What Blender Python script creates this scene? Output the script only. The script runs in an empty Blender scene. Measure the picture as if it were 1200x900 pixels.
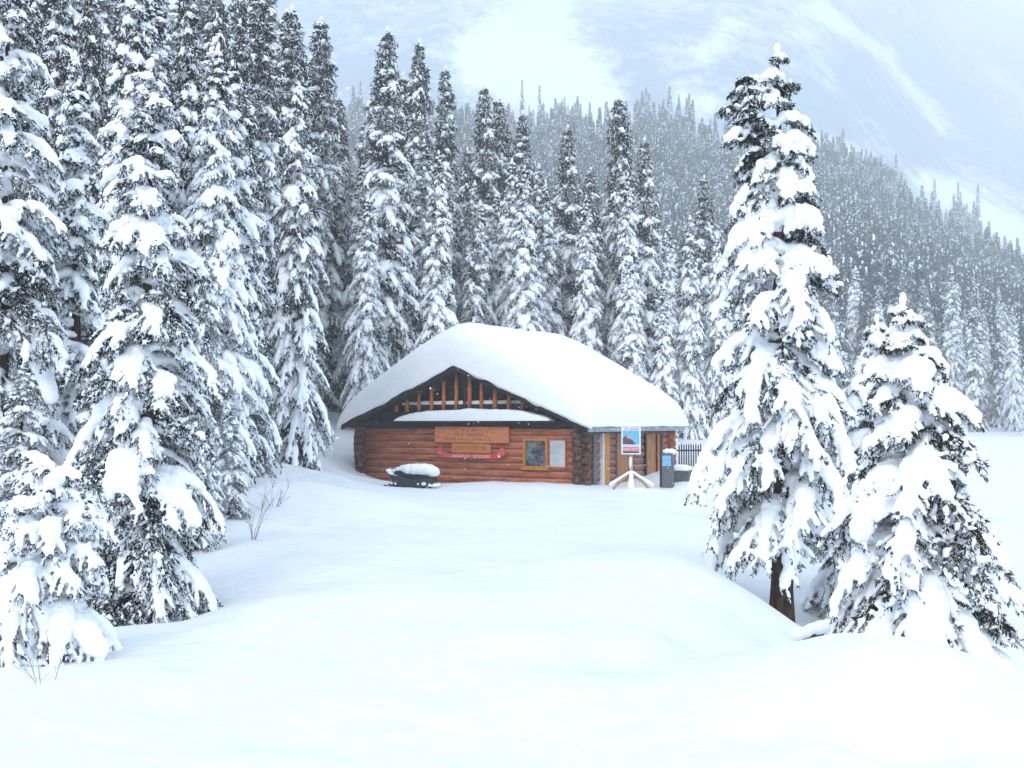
import bpy, math, random
import numpy as np
from math import radians, sin, cos, pi

# ------------------------------------------------------------------ camera, sky, sun, exposure
SC = bpy.context.scene
COL = SC.collection
EYE = 2.3
F = 1167.0            # pixels of focal length in the 1200 px wide photograph
HZ = 495.0            # horizon row

cam_d = bpy.data.cameras.new('camera'); cam = bpy.data.objects.new('camera', cam_d); COL.objects.link(cam)
cam_d.sensor_width = 36; cam_d.lens = 35.0; cam_d.clip_start = 0.05; cam_d.clip_end = 8000
cam.location = (0, 0, EYE); cam.rotation_euler = (radians(90 + 2.2), 0, 0)
SC.camera = cam

W = bpy.data.worlds.new('World'); SC.world = W; W.use_nodes = True
wn = W.node_tree; wn.nodes.clear()
SUN_EL, SUN_AZ = 36.0, 200.0        # high, behind the camera and to its left
sky = wn.nodes.new('ShaderNodeTexSky'); sky.sky_type = 'NISHITA'; sky.sun_disc = False
sky.sun_elevation = radians(SUN_EL); sky.sun_rotation = radians(SUN_AZ)
sky.air_density = 1.0; sky.dust_density = 4.0; sky.ozone_density = 1.0; sky.altitude = 1700
ovc = wn.nodes.new('ShaderNodeMix'); ovc.data_type = 'RGBA'; ovc.inputs[0].default_value = 0.85
ovc.inputs[7].default_value = (7.3, 8.72, 10.5, 1)    # the overcast deck's own light
bgn = wn.nodes.new('ShaderNodeBackground'); bgn.inputs[1].default_value = 0.15
won = wn.nodes.new('ShaderNodeOutputWorld')
wn.links.new(sky.outputs[0], ovc.inputs[6]); wn.links.new(ovc.outputs[2], bgn.inputs[0]); wn.links.new(bgn.outputs[0], won.inputs[0])

sl = bpy.data.lights.new('sun', 'SUN'); sl.energy = 1.2; sl.angle = radians(22); sl.color = (1.0, 0.91, 0.82)
so = bpy.data.objects.new('sun', sl); COL.objects.link(so)
so.rotation_euler = (radians(90 - SUN_EL), 0, radians(180 - SUN_AZ)); so.location = (0, -20, 40)

SC.view_settings.view_transform = 'Standard'; SC.view_settings.look = 'None'
SC.view_settings.gamma = 1; SC.view_settings.exposure = 0.63
SC.render.engine = 'CYCLES'
SC.cycles.use_denoising = True
SC.cycles.max_bounces = 8; SC.cycles.diffuse_bounces = 4; SC.cycles.glossy_bounces = 2
SC.cycles.transmission_bounces = 4; SC.cycles.volume_bounces = 4; SC.cycles.transparent_max_bounces = 8
SC.cycles.use_adaptive_sampling = True; SC.cycles.adaptive_threshold = 0.015
SC.cycles.sample_clamp_indirect = 10
HAZE = 0.0012

# ------------------------------------------------------------------ helpers
def hashn(ix, iy, iz, seed):
    h = (ix * 374761393 + iy * 668265263 + iz * 2147483647 + seed * 974634777) & 0x7fffffff
    h = ((h ^ (h >> 13)) * 1274126177) & 0x7fffffff
    h = (h ^ (h >> 16)) & 0x7fffffff
    return (h % 100003) / 100003.0
def vnoise(p, seed=0):
    p = np.asarray(p, float); f = np.floor(p); i = f.astype(np.int64); u = p - f; u = u * u * (3 - 2 * u)
    r = 0
    for dx in (0, 1):
        for dy in (0, 1):
            for dz in (0, 1):
                w = (u[..., 0] if dx else 1 - u[..., 0]) * (u[..., 1] if dy else 1 - u[..., 1]) * (u[..., 2] if dz else 1 - u[..., 2])
                r = r + w * hashn(i[..., 0] + dx, i[..., 1] + dy, i[..., 2] + dz, seed)
    return r * 2 - 1
def fbm(p, oct=4, seed=0, gain=.5):
    a, r, s, p = 1.0, 0, 0, np.asarray(p, float)
    for k in range(oct):
        r = r + a * vnoise(p, seed + k * 17); s += a; a *= gain; p = p * 2.03 + 11.7
    return r / s
def sstep(a, b, x):
    t = np.clip((x - a) / (b - a), 0, 1); return t * t * (3 - 2 * t)

def new_mesh(name, V, faces, smooth=False, mats=(), midx=None):
    """faces: (N,3) or (N,4) array, or list of lists"""
    me = bpy.data.meshes.new(name)
    V = np.asarray(V, np.float32)
    if isinstance(faces, np.ndarray):
        n, k = faces.shape
        me.vertices.add(len(V)); me.vertices.foreach_set('co', V.ravel())
        me.loops.add(n * k); me.loops.foreach_set('vertex_index', faces.astype(np.int32).ravel())
        me.polygons.add(n); me.polygons.foreach_set('loop_start', np.arange(0, n * k, k, dtype=np.int32))
        me.update(calc_edges=True)
    else:
        me.from_pydata([tuple(v) for v in V], [], [list(f) for f in faces])
    if smooth: me.polygons.foreach_set('use_smooth', np.ones(len(me.polygons), bool))
    for m in mats: me.materials.append(m)
    if midx is not None: me.polygons.foreach_set('material_index', np.asarray(midx, np.int32))
    me.update()
    return me
def link(name, me, parent=None):
    o = bpy.data.objects.new(name, me); COL.objects.link(o)
    if parent is not None: o.parent = parent
    return o
def tag(o, label=None, cat=None, group=None, kind=None):
    if label: o['label'] = label
    if cat: o['category'] = cat
    if group: o['group'] = group
    if kind: o['kind'] = kind
    return o
def empty(name, loc, rz=0):
    o = bpy.data.objects.new(name, None); COL.objects.link(o); o.location = loc; o.rotation_euler = (0, 0, rz)
    o.empty_display_size = .3
    return o

class MB:
    def __init__(s): s.v = []; s.f = []; s.n = 0
    def add(s, V, Fs):
        V = [tuple(map(float, v)) for v in V]
        s.f += [[i + s.n for i in f] for f in Fs]; s.v += V; s.n += len(V)
    def box(s, x0, x1, y0, y1, z0, z1, M=None):
        V = [(x, y, z) for z in (z0, z1) for y in (y0, y1) for x in (x0, x1)]
        if M is not None: V = [M(v) for v in V]
        s.add(V, [(0, 2, 3, 1), (4, 5, 7, 6), (0, 1, 5, 4), (2, 6, 7, 3), (0, 4, 6, 2), (1, 3, 7, 5)])
    def tube(s, pts, rad, n=10, cap=True):
        pts = np.asarray(pts, float); m = len(pts)
        rad = np.broadcast_to(np.asarray(rad, float), (m,))
        V = []
        d = np.gradient(pts, axis=0); d /= np.linalg.norm(d, axis=1)[:, None] + 1e-9
        up = np.array([0, 0, 1.0]) if abs(d[0][2]) < .9 else np.array([0, 1.0, 0])
        for i in range(m):
            a = np.cross(d[i], up); a /= np.linalg.norm(a) + 1e-9; b = np.cross(a, d[i])
            for k in range(n):
                t = 2 * pi * k / n
                V.append(pts[i] + rad[i] * (a * cos(t) + b * sin(t)))
        Fs = [(i * n + k, i * n + (k + 1) % n, (i + 1) * n + (k + 1) % n, (i + 1) * n + k) for i in range(m - 1) for k in range(n)]
        if cap: Fs += [tuple(range(n))[::-1], tuple((m - 1) * n + k for k in range(n))]
        s.add(V, Fs)
    def prism(s, poly, y0, y1):       # polygon in x,z extruded in y
        n = len(poly)
        V = [(x, y0, z) for x, z in poly] + [(x, y1, z) for x, z in poly]
        s.add(V, [tuple(range(n)), tuple(range(n, 2 * n))[::-1]] + [(i, (i + n), (i + 1) % n + n, (i + 1) % n) for i in range(n)])
    def build(s, name, mat, parent=None, smooth=False, bevel=0):
        me = new_mesh(name, s.v, s.f, smooth, [mat] if mat else [])
        o = link(name, me, parent)
        if bevel:
            b = o.modifiers.new('bevel', 'BEVEL'); b.width = bevel; b.segments = 2; b.limit_method = 'ANGLE'
        return o

def ico(sub):
    t = (1 + 5 ** .5) / 2
    v = [(-1, t, 0), (1, t, 0), (-1, -t, 0), (1, -t, 0), (0, -1, t), (0, 1, t), (0, -1, -t), (0, 1, -t), (t, 0, -1), (t, 0, 1), (-t, 0, -1), (-t, 0, 1)]
    f = [(0, 11, 5), (0, 5, 1), (0, 1, 7), (0, 7, 10), (0, 10, 11), (1, 5, 9), (5, 11, 4), (11, 10, 2), (10, 7, 6), (7, 1, 8), (3, 9, 4), (3, 4, 2), (3, 2, 6), (3, 6, 8), (3, 8, 9), (4, 9, 5), (2, 4, 11), (6, 2, 10), (8, 6, 7), (9, 8, 1)]
    v = [np.array(a, float) / np.linalg.norm(a) for a in v]
    for _ in range(sub):
        c = {}; nf = []
        def mid(a, b):
            k = (min(a, b), max(a, b))
            if k not in c:
                m = v[a] + v[b]; v.append(m / np.linalg.norm(m)); c[k] = len(v) - 1
            return c[k]
        for a, b, d in f:
            x, y, z = mid(a, b), mid(b, d), mid(d, a)
            nf += [(a, x, z), (b, y, x), (d, z, y), (x, y, z)]
        f = nf
    return np.array(v), np.array(f)
ICO = [ico(0), ico(1), ico(2)]

# ------------------------------------------------------------------ materials
def mat(name, col, rough=.8, spec=.3):
    m = bpy.data.materials.new(name); m.use_nodes = True
    b = m.node_tree.nodes['Principled BSDF']
    b.inputs['Base Color'].default_value = (*col, 1); b.inputs['Roughness'].default_value = rough
    b.inputs['Specular IOR Level'].default_value = spec
    return m
def N(m, t, **kw):
    n = m.node_tree.nodes.new(t)
    for k, v in kw.items(): setattr(n, k, v)
    return n
def L(m, a, b): m.node_tree.links.new(a, b)
def B(m): return m.node_tree.nodes['Principled BSDF']
def noise_col(m, c1, c2, scale, detail=4, stretch=(1, 1, 1), lo=.35, hi=.65, bump=0, bscale=None, bdist=.02, rough=.6):
    tc = N(m, 'ShaderNodeTexCoord'); mp = N(m, 'ShaderNodeMapping'); mp.inputs['Scale'].default_value = stretch
    L(m, tc.outputs['Object'], mp.inputs[0])
    n = N(m, 'ShaderNodeTexNoise'); n.inputs['Scale'].default_value = scale; n.inputs['Detail'].default_value = detail; n.inputs['Roughness'].default_value = rough
    L(m, mp.outputs[0], n.inputs['Vector'])
    r = N(m, 'ShaderNodeValToRGB'); r.color_ramp.elements[0].position = lo; r.color_ramp.elements[1].position = hi
    r.color_ramp.elements[0].color = (*c1, 1); r.color_ramp.elements[1].color = (*c2, 1)
    L(m, n.outputs[0], r.inputs[0]); L(m, r.outputs[0], B(m).inputs['Base Color'])
    if bump:
        n2 = N(m, 'ShaderNodeTexNoise'); n2.inputs['Scale'].default_value = bscale or scale; n2.inputs['Detail'].default_value = 5
        L(m, mp.outputs[0], n2.inputs['Vector'])
        bp = N(m, 'ShaderNodeBump'); bp.inputs['Strength'].default_value = bump; bp.inputs['Distance'].default_value = bdist
        L(m, n2.outputs[0], bp.inputs['Height']); L(m, bp.outputs[0], B(m).inputs['Normal'])
    return m

M_SNOW = noise_col(mat('snow', (.86, .89, .92), .75, .2), (.78, .80, .82), (.82, .835, .85), 2.0, bump=.35, bscale=9, bdist=.03)
M_TSNOW = noise_col(mat('tree_snow', (.84, .88, .92), .8, .15), (.88, .905, .935), (.92, .94, .96), 3.0, bump=.6, bscale=16, bdist=.03)
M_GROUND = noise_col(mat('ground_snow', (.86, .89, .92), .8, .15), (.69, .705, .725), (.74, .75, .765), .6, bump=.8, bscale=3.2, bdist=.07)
M_NEEDLE = noise_col(mat('needles', (.02, .035, .025), .8, .15), (.008, .014, .012), (.028, .040, .025), 5)
M_NEEDLE_BROWN = noise_col(mat('needles_olive', (.05, .05, .03), .8, .15), (.012, .017, .012), (.065, .056, .030), 7)
M_BARK = noise_col(mat('bark', (.06, .04, .03), .9, .2), (.03, .02, .016), (.12, .065, .045), 9, stretch=(3, 3, .5), bump=1, bscale=22, bdist=.03)
M_FARTREE = mat('far_needles', (.085, .11, .12), .8, .2)  # frosted needles, paled and blued further to paint haze into the colour

def log_mat(name, c1, c2, c3):
    m = mat(name, c2, .6, .35)
    tc = N(m, 'ShaderNodeTexCoord'); mp = N(m, 'ShaderNodeMapping'); mp.inputs['Scale'].default_value = (.45, .45, 3.2)
    L(m, tc.outputs['Object'], mp.inputs[0])
    n = N(m, 'ShaderNodeTexNoise'); n.inputs['Scale'].default_value = 2.2; n.inputs['Detail'].default_value = 6; n.inputs['Roughness'].default_value = .65
    L(m, mp.outputs[0], n.inputs['Vector'])
    r = N(m, 'ShaderNodeValToRGB'); e = r.color_ramp.elements
    e[0].position = .33; e[0].color = (*c1, 1); e[1].position = .68; e[1].color = (*c3, 1); k = e.new(.5); k.color = (*c2, 1)
    L(m, n.outputs[0], r.inputs[0])
    mp2 = N(m, 'ShaderNodeMapping'); mp2.inputs['Scale'].default_value = (2, 2, 30); L(m, tc.outputs['Object'], mp2.inputs[0])
    n2 = N(m, 'ShaderNodeTexNoise'); n2.inputs['Scale'].default_value = 2; n2.inputs['Detail'].default_value = 5; L(m, mp2.outputs[0], n2.inputs['Vector'])
    mx = N(m, 'ShaderNodeMix', data_type='RGBA', blend_type='MULTIPLY'); mx.inputs[0].default_value = .75
    r2 = N(m, 'ShaderNodeValToRGB'); r2.color_ramp.elements[0].position = .3; r2.color_ramp.elements[0].color = (.45, .4, .38, 1); r2.color_ramp.elements[1].position = .6
    L(m, n2.outputs[0], r2.inputs[0]); L(m, r.outputs[0], mx.inputs[6]); L(m, r2.outputs[0], mx.inputs[7]); L(m, mx.outputs[2], B(m).inputs['Base Color'])
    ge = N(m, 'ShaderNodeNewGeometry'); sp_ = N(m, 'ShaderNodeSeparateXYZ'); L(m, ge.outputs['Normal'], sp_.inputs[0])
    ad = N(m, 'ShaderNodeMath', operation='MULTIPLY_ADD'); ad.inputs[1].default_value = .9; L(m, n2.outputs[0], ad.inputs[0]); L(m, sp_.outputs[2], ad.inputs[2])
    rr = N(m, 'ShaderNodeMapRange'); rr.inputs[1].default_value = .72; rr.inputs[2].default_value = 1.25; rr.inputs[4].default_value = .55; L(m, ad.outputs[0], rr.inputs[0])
    m3 = N(m, 'ShaderNodeMix', data_type='RGBA'); L(m, rr.outputs[0], m3.inputs[0]); L(m, mx.outputs[2], m3.inputs[6]); m3.inputs[7].default_value = (.50, .36, .31, 1); L(m, m3.outputs[2], B(m).inputs['Base Color'])  # upward faces paled: highlights from above painted into the log colour
    bp = N(m, 'ShaderNodeBump'); bp.inputs['Strength'].default_value = .6; bp.inputs['Distance'].default_value = .02
    L(m, n2.outputs[0], bp.inputs['Height']); L(m, bp.outputs[0], B(m).inputs['Normal'])
    return m
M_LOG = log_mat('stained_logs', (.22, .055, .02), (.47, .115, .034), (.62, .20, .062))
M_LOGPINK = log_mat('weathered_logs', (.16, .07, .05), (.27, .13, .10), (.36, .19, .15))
M_LOGDARK = noise_col(mat('weathered_log_ends', (.05, .03, .025), .85), (.030, .015, .012), (.17, .080, .055), 6, bump=.6, bscale=20, bdist=.02)
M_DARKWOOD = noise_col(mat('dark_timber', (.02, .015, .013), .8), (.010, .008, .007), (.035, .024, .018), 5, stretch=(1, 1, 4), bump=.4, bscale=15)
M_SLAT = noise_col(mat('orange_poles', (.3, .1, .03), .6), (.42, .10, .022), (.72, .22, .05), 6, stretch=(4, 4, .6), bump=.3, bscale=15)
M_ORANGE = noise_col(mat('orange_stained_board', (.5, .2, .03), .5), (.36, .12, .018), (.60, .24, .04), 4, stretch=(6, 6, .5), bump=.2, bscale=12)
M_OCHRE = noise_col(mat('ochre_door_wood', (.4, .2, .06), .6), (.20, .085, .025), (.46, .20, .065), 3, stretch=(4, 4, .6), bump=.2, bscale=12)
M_SIGNWOOD = noise_col(mat('sign_wood', (.4, .16, .07), .6), (.46, .135, .05), (.66, .24, .10), 5, stretch=(.6, 3, 6), bump=.3, bscale=14)
M_SIGNWOOD2 = noise_col(mat('small_sign_wood', (.4, .16, .05), .6), (.40, .12, .035), (.60, .22, .06), 6, stretch=(.6, 3, 6))
M_RED = noise_col(mat('canoe_red_paint', (.45, .05, .05), .5), (.50, .06, .06), (.68, .12, .12), 5)
M_LETTER = mat('pale_letters', (.62, .45, .45), .7)
M_CARVE = mat('carved_letters', (.33, .10, .036), .8)
M_GREYMETAL = noise_col(mat('frosted_fascia', (.3, .32, .35), .6), (.20, .21, .24), (.42, .45, .50), 4, stretch=(1, 1, 6))
M_GREYWOOD = noise_col(mat('grey_boards', (.15, .15, .16), .8), (.08, .085, .09), (.16, .165, .175), 6, stretch=(1, 1, 5))
M_WHITEPAINT = noise_col(mat('white_paint', (.7, .72, .74), .6), (.55, .57, .58), (.72, .74, .75), 4)
M_SHUTTER = noise_col(mat('grey_white_panel', (.45, .48, .5), .6), (.38, .41, .42), (.50, .53, .54), 3)
M_GLASS = mat('window_glass', (.05, .09, .11), .12, .8)
M_CURTAIN = noise_col(mat('window_inside', (.04, .07, .08), .3, .6), (.012, .022, .026), (.13, .17, .19), 3.5, lo=.42, hi=.6)
M_PLANK = noise_col(mat('raw_pine', (.45, .3, .17), .7), (.30, .19, .11), (.48, .34, .21), 5, stretch=(4, 4, .8))
M_BLACK = mat('black_plastic', (.012, .016, .018), .45, .5)
M_RUBBER = mat('black_rubber', (.015, .017, .018), .8, .3)
M_BLUE = noise_col(mat('light_blue_notice', (.16, .42, .62), .6), (.12, .38, .60), (.24, .50, .66), 5)
M_PSKY = mat('poster_blue', (.10, .42, .68), .5)
M_PDARK = noise_col(mat('poster_dark_hill', (.05, .04, .06), .5), (.02, .02, .03), (.12, .07, .11), 8)
M_PRED = noise_col(mat('poster_red', (.62, .12, .13), .5), (.55, .08, .10), (.70, .25, .25), 9)
M_PGREY = mat('poster_pale_water', (.42, .55, .62), .5)
M_PPINK = mat('poster_pink', (.55, .28, .38), .5)
M_TWIG = noise_col(mat('bare_twigs', (.1, .07, .06), .8), (.05, .035, .03), (.16, .11, .09), 8)

# mountain: snow with rock faces and bare timber streaks
def mountain_mat():
    m = mat('mountain_snow_and_rock', (.8, .8, .8), .9, .1)
    geo = N(m, 'ShaderNodeNewGeometry'); tc = N(m, 'ShaderNodeTexCoord')
    def nz(scale, stretch, detail=8, rough=.62):
        mp = N(m, 'ShaderNodeMapping'); mp.inputs['Scale'].default_value = stretch; L(m, tc.outputs['Object'], mp.inputs[0])
        n = N(m, 'ShaderNodeTexNoise'); n.inputs['Scale'].default_value = scale; n.inputs['Detail'].default_value = detail; n.inputs['Roughness'].default_value = rough
        L(m, mp.outputs[0], n.inputs['Vector']); return n
    big = nz(.0045, (1.2, .8, .8), 8, .6); fine = nz(.06, (1.2, .9, .6), 8, .75)
    at = N(m, 'ShaderNodeAttribute'); at.attribute_name = 'rock'
    a = N(m, 'ShaderNodeMath', operation='MULTIPLY_ADD'); a.inputs[1].default_value = .9; L(m, big.outputs[0], a.inputs[0]); L(m, at.outputs['Fac'], a.inputs[2])
    b = N(m, 'ShaderNodeMath', operation='MULTIPLY_ADD'); b.inputs[1].default_value = .75; L(m, fine.outputs[0], b.inputs[0]); L(m, a.outputs[0], b.inputs[2])
    r = N(m, 'ShaderNodeValToRGB'); r.color_ramp.elements[0].position = .76; r.color_ramp.elements[1].position = 1.0
    L(m, b.outputs[0], r.inputs[0])
    mx = N(m, 'ShaderNodeMix', data_type='RGBA'); mx.inputs[6].default_value = (.86, .88, .91, 1); mx.inputs[7].default_value = (.36, .43, .48, 1)  # snow-dusted rock paled to blue-grey, part of the haze fade painted in
    L(m, r.outputs[0], mx.inputs[0]); L(m, mx.outputs[2], B(m).inputs['Base Color'])
    return m
M_MOUNT = mountain_mat()

# ------------------------------------------------------------------ terrain
def wpt(px, py, D):            # point seen at a pixel at forward distance D
    return ((px - 600) / F * D, D, EYE - (py - HZ) / F * D)
CTRL = []
def C(px, py, D): CTRL.append(wpt(px, py, D))
def Z(x, y, z): CTRL.append((x, y, z))
for a in [(600, 900, 5.5), (600, 800, 7.2), (600, 700, 10.8), (600, 640, 16), (600, 602, 23), (560, 578, 31),
          (300, 900, 5.3), (60, 900, 5.2), (250, 790, 7.5), (40, 800, 7.2), (330, 700, 11), (330, 640, 15.5), (340, 600, 21), (400, 580, 27),
          (800, 620, 18.5), (760, 640, 15.5), (800, 700, 11), (868, 676, 12.6), (830, 652, 14), (780, 600, 22), (760, 590, 26), (820, 606, 22.5), (700, 618, 19.5), (700, 650, 14),
          (900, 900, 5.2), (1150, 900, 4.9), (1000, 714, 6.9), (1060, 716, 6.8), (1120, 748, 6.8), (1200, 812, 6.8), (1290, 850, 6.5), (930, 762, 7.0), (870, 790, 7.2),
          (1000, 850, 5.6), (1150, 860, 5.6), (860, 745, 9.2), (800, 745, 9.0), (700, 800, 7.2),
          (430, 561, 40.5), (470, 568, 36.5), (483, 573.5, 34), (520, 574, 33.5), (550, 566, 36), (640, 566, 35), (690, 572, 34.5), (740, 576, 34), (800, 580, 36), (350, 520, 40), (385, 500, 48), (395, 530, 43)]: C(*a)
for a in [(-3.4, 12.6, .15), (-4.3, 12, -.15), (-5.5, 12, .1), (-6.2, 16, .3), (-9, 22, .9), (-5, 24, .9), (-8, 30, 1.3), (-14, 30, 2.2), (-16, 20, 1.6), (-12, 14, 1.0), (-7, 8, .55), (-12, 6, 1.0),
          (-13, 50, 3.0), (-22, 60, 4.5), (0, 55, 2.4), (8, 55, 1.8), (18, 55, 1.2), (-30, 40, 4.5), (0, 48, 1.6), (7, 45, .6), (0, 70, 3.2), (-20, 80, 6), (20, 75, 2),
          (3.8, 14, -.85), (3.5, 12.1, -.4), (3.3, 11.2, -.35), (4.6, 12, -.6), (3.5, 10, -.4), (4.2, 8.5, 0.0), (3.3, 8.6, .1), (5.5, 14, -.6), (5.4, 17, -.2), (9.5, 20, -.4), (10, 12, -.5), (7, 8, -.3), (12, 30, -.3), (7, 30, .05), (5.6, 24, .12), (8, 38, .1), (20, 40, .0), (20, 20, -.3), (30, 60, .3), (16, 8, -.4),
          (0, 0, .5), (-5, 0, .7), (5, 0, .6), (0, -8, .5), (-12, -8, 1.2), (12, -8, .3), (40, 80, .5), (45, 40, .2), (-45, 80, 8), (-45, 10, 4)]: Z(*a)
CP = np.array(CTRL)
def _ker(d): return np.sqrt(d * d + 2.2)       # multiquadric-like, gentle far away
_n = len(CP); _A = np.zeros((_n + 3, _n + 3))
_d = np.linalg.norm(CP[:, None, :2] - CP[None, :, :2], axis=2)
_A[:_n, :_n] = -_ker(_d) + np.eye(_n) * .12; _A[:_n, _n] = 1; _A[:_n, _n + 1:] = CP[:, :2]; _A[_n, :_n] = 1; _A[_n + 1:, :_n] = CP[:, :2].T
_W = np.linalg.solve(_A, np.concatenate([CP[:, 2], [0, 0, 0]]))
def near_z(x, y):
    sh = x.shape; x = x.ravel(); y = y.ravel(); out = np.zeros(len(x))
    for a in range(0, len(x), 20000):
        X = x[a:a + 20000]; Y = y[a:a + 20000]
        d = np.hypot(X[:, None] - CP[None, :, 0], Y[:, None] - CP[None, :, 1])
        out[a:a + 20000] = -_ker(d) @ _W[:_n] + _W[_n] + X * _W[_n + 1] + Y * _W[_n + 2]
    return out.reshape(sh)
def far_z(x, y):
    k = x / np.maximum(y, 30)
    s = .45 - .27 * sstep(.20, .60, k)
    floor = .6 + 3.0 * sstep(10, -50, x) + .03 * np.maximum(0, 100 - np.abs(y - 60)) * sstep(20, -60, x)
    h = s * np.maximum(0, np.sqrt((y - 165) ** 2 + 900) * .5 + (y - 165) * .5 - 5)
    h = np.minimum(h, s * 335 + 0 * h)
    ms = .76 - .245 * sstep(.30, .47, k) - .08 * sstep(.47, .6, k)
    r1 = 2200.0
    m = ms * np.clip(y - 500, 0, r1 - 500) - .9 * np.maximum(0, y - r1)
    q = np.stack([x, y, 0 * x], -1)
    rid = (1 - np.abs(fbm(q * np.array([1 / 300, 1 / 840, 1]), 5, 5))) ** 2
    rough = sstep(430, 1200, y)
    z = floor + h + m + rough * (rid - .6) * 170 * (1 - .8 * sstep(1700, 2200, y)) + sstep(200, 400, y) * 9 * fbm(q / 70, 3, 9)
    return z
DENTS = [(wpt(1030, 862, 5.5), .24, .15), (wpt(1085, 872, 5.35), .2, .08), (wpt(960, 838, 5.9), .35, .05), (wpt(760, 770, 8.2), .7, .08), (wpt(640, 860, 6.1), .5, .07), (wpt(520, 800, 7.3), .45, .06), (wpt(880, 860, 5.8), .3, .07), (wpt(210, 800, 7.0), .4, .10), (wpt(450, 720, 10), .6, .07), (wpt(330, 850, 6.2), .5, .06), (wpt(120, 850, 6), .6, .08), (wpt(225, 735, 10.2), .35, .18), (wpt(250, 720, 11), .3, .12),
         (wpt(430, 830, 6.6), .3, .05), (wpt(880, 740, 9.3), .6, .30), (wpt(820, 725, 9.9), .5, .12)]
MOUNDS = [((7.1, 35.0, 0), .9, .55), ((6.2, 34.6, 0), .8, .25), ((4.2, 32.6, 0), .9, .12), ((-8.6, 39.5, 0), 1.6, .2), ((-1.0, 35.3, 0), 1.4, .06)]
def ground_z(x, y, detail=True):
    x = np.asarray(x, float); y = np.asarray(y, float)
    r = np.hypot(x, y)
    w = sstep(55, 110, r)
    nz = near_z(x, y); fz = far_z(x, y)
    z = nz * (1 - w) + fz * w
    if detail:
        q = np.stack([x, y, 0 * x], -1)
        z = z + .11 * fbm(q / 2.6, 3, 21) * sstep(2, 6, r) + .030 * fbm(q / .55, 3, 33) + .05 * fbm(q / 6, 2, 41)
        pth = sstep(2.6, 1.2, np.abs(x + .4 - .04 * y)) * sstep(5, 8, y) * sstep(35, 30, y)
        z = z + pth * (.035 * fbm(q / .9, 2, 51) - .05 + .022 * fbm(q / .3, 2, 61))
        for (p, s, d) in DENTS: z = z - d * np.exp(-((x - p[0]) ** 2 + (y - p[1]) ** 2) / (s * s))
        for (p, s, d) in MOUNDS: z = z + d * np.exp(-(((x - p[0]) ** 2 + (y - p[1]) ** 2) / (s * s)) ** 1.3)
    return z
def gz(x, y): return float(ground_z(np.array([x]), np.array([y]))[0])

def build_terrain():
    rs = np.concatenate([[0.0], np.geomspace(.5, 420, 330)])
    a_front = np.linspace(radians(90 - 42), radians(90 + 42), 420)
    a_back = np.linspace(radians(90 + 42), radians(360 + 90 - 42), 60)[1:-1]
    an = np.concatenate([a_front, a_back]); na = len(an)
    def sheet(name, rs, m, rock=False):
        R_, A_ = np.meshgrid(rs, an, indexing='ij')
        x = R_ * np.cos(A_); y = R_ * np.sin(A_); z = ground_z(x, y)
        V = np.stack([x, y, z], -1).reshape(-1, 3)
        i, j = np.meshgrid(np.arange(len(rs) - 1), np.arange(na), indexing='ij')
        a = i * na + j; b = i * na + (j + 1) % na; c = (i + 1) * na + (j + 1) % na; d = (i + 1) * na + j
        Fq = np.stack([a, d, c, b], -1).reshape(-1, 4)
        if rock:     # keep only the front for the mountain
            keep = (V[Fq[:, 0], 1] > 100)
            Fq = Fq[keep]
        o = link(name, new_mesh(name, V, Fq, True, [m])); return o, V
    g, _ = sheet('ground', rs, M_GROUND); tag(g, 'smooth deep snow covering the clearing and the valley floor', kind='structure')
    rs2 = np.concatenate([[420.0], np.geomspace(428, 2500, 300)])
    an = np.linspace(radians(90 - 46), radians(90 + 46), 700); na = len(an)
    R_, A_ = np.meshgrid(rs2, an, indexing='ij'); x = R_ * np.cos(A_); y = R_ * np.sin(A_)
    z = ground_z(x, y, False); z[0] += .3; V = np.stack([x, y, z], -1).reshape(-1, 3)
    i, j = np.meshgrid(np.arange(len(rs2) - 1), np.arange(na - 1), indexing='ij')
    a = i * na + j
    Fq = np.stack([a, a + na, a + na + 1, a + 1], -1).reshape(-1, 4)
    me = new_mesh('mountain', V, Fq, True, [M_MOUNT])
    # how much bare rock each part of the mountain shows: avalanche chutes and ledges stay white
    X, Y = V[:, 0], V[:, 1]; k = X / np.maximum(Y, 1); e = (V[:, 2] - EYE) / np.maximum(Y, 1)
    px = 600 + F * k; py = HZ - F * e
    rk = .105 + .0 * X
    def band(x0, y0, x1, y1, wd, amt, s=1.3):
        dx, dy = x1 - x0, y1 - y0; ll = dx * dx + dy * dy
        t = np.clip(((px - x0) * dx + (py - y0) * dy) / ll, 0, 1)
        d = np.hypot(px - x0 - t * dx, py - y0 - t * dy)
        wob = 1 + .5 * fbm(np.stack([X / 120, Y / 120, 0 * X], -1), 4, 77)
        return amt * np.exp(-(d / (wd * wob)) ** 2)
    for args in [(600, 70, 690, 110, 46, -.28), (650, -40, 620, 60, 36, -.26), (560, 60, 650, 95, 30, -.22), (960, 190, 1200, 340, 13, -.35), (1090, 210, 1200, 290, 16, -.25), (970, 5, 1045, 60, 9, -.3),
                 (1045, 60, 1110, 150, 7, -.2), (830, 60, 860, 20, 18, -.15), (930, 160, 1010, 190, 18, -.25), (800, 110, 830, 120, 14, -.16),
                 (730, 30, 760, 110, 34, .14), (1000, 70, 1090, 190, 30, .15), (400, 60, 520, 60, 50, .05), (930, 100, 980, 130, 22, .10), (1040, 10, 1150, 130, 26, .12)]:
        rk = rk + band(*args)
    at = me.attributes.new('rock', 'FLOAT', 'POINT'); at.data.foreach_set('value', rk.astype(np.float32))
    o = link('mountain', me); tag(o, 'steep snowy mountainside with bare rock patches fading into haze', kind='structure')
build_terrain()

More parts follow.
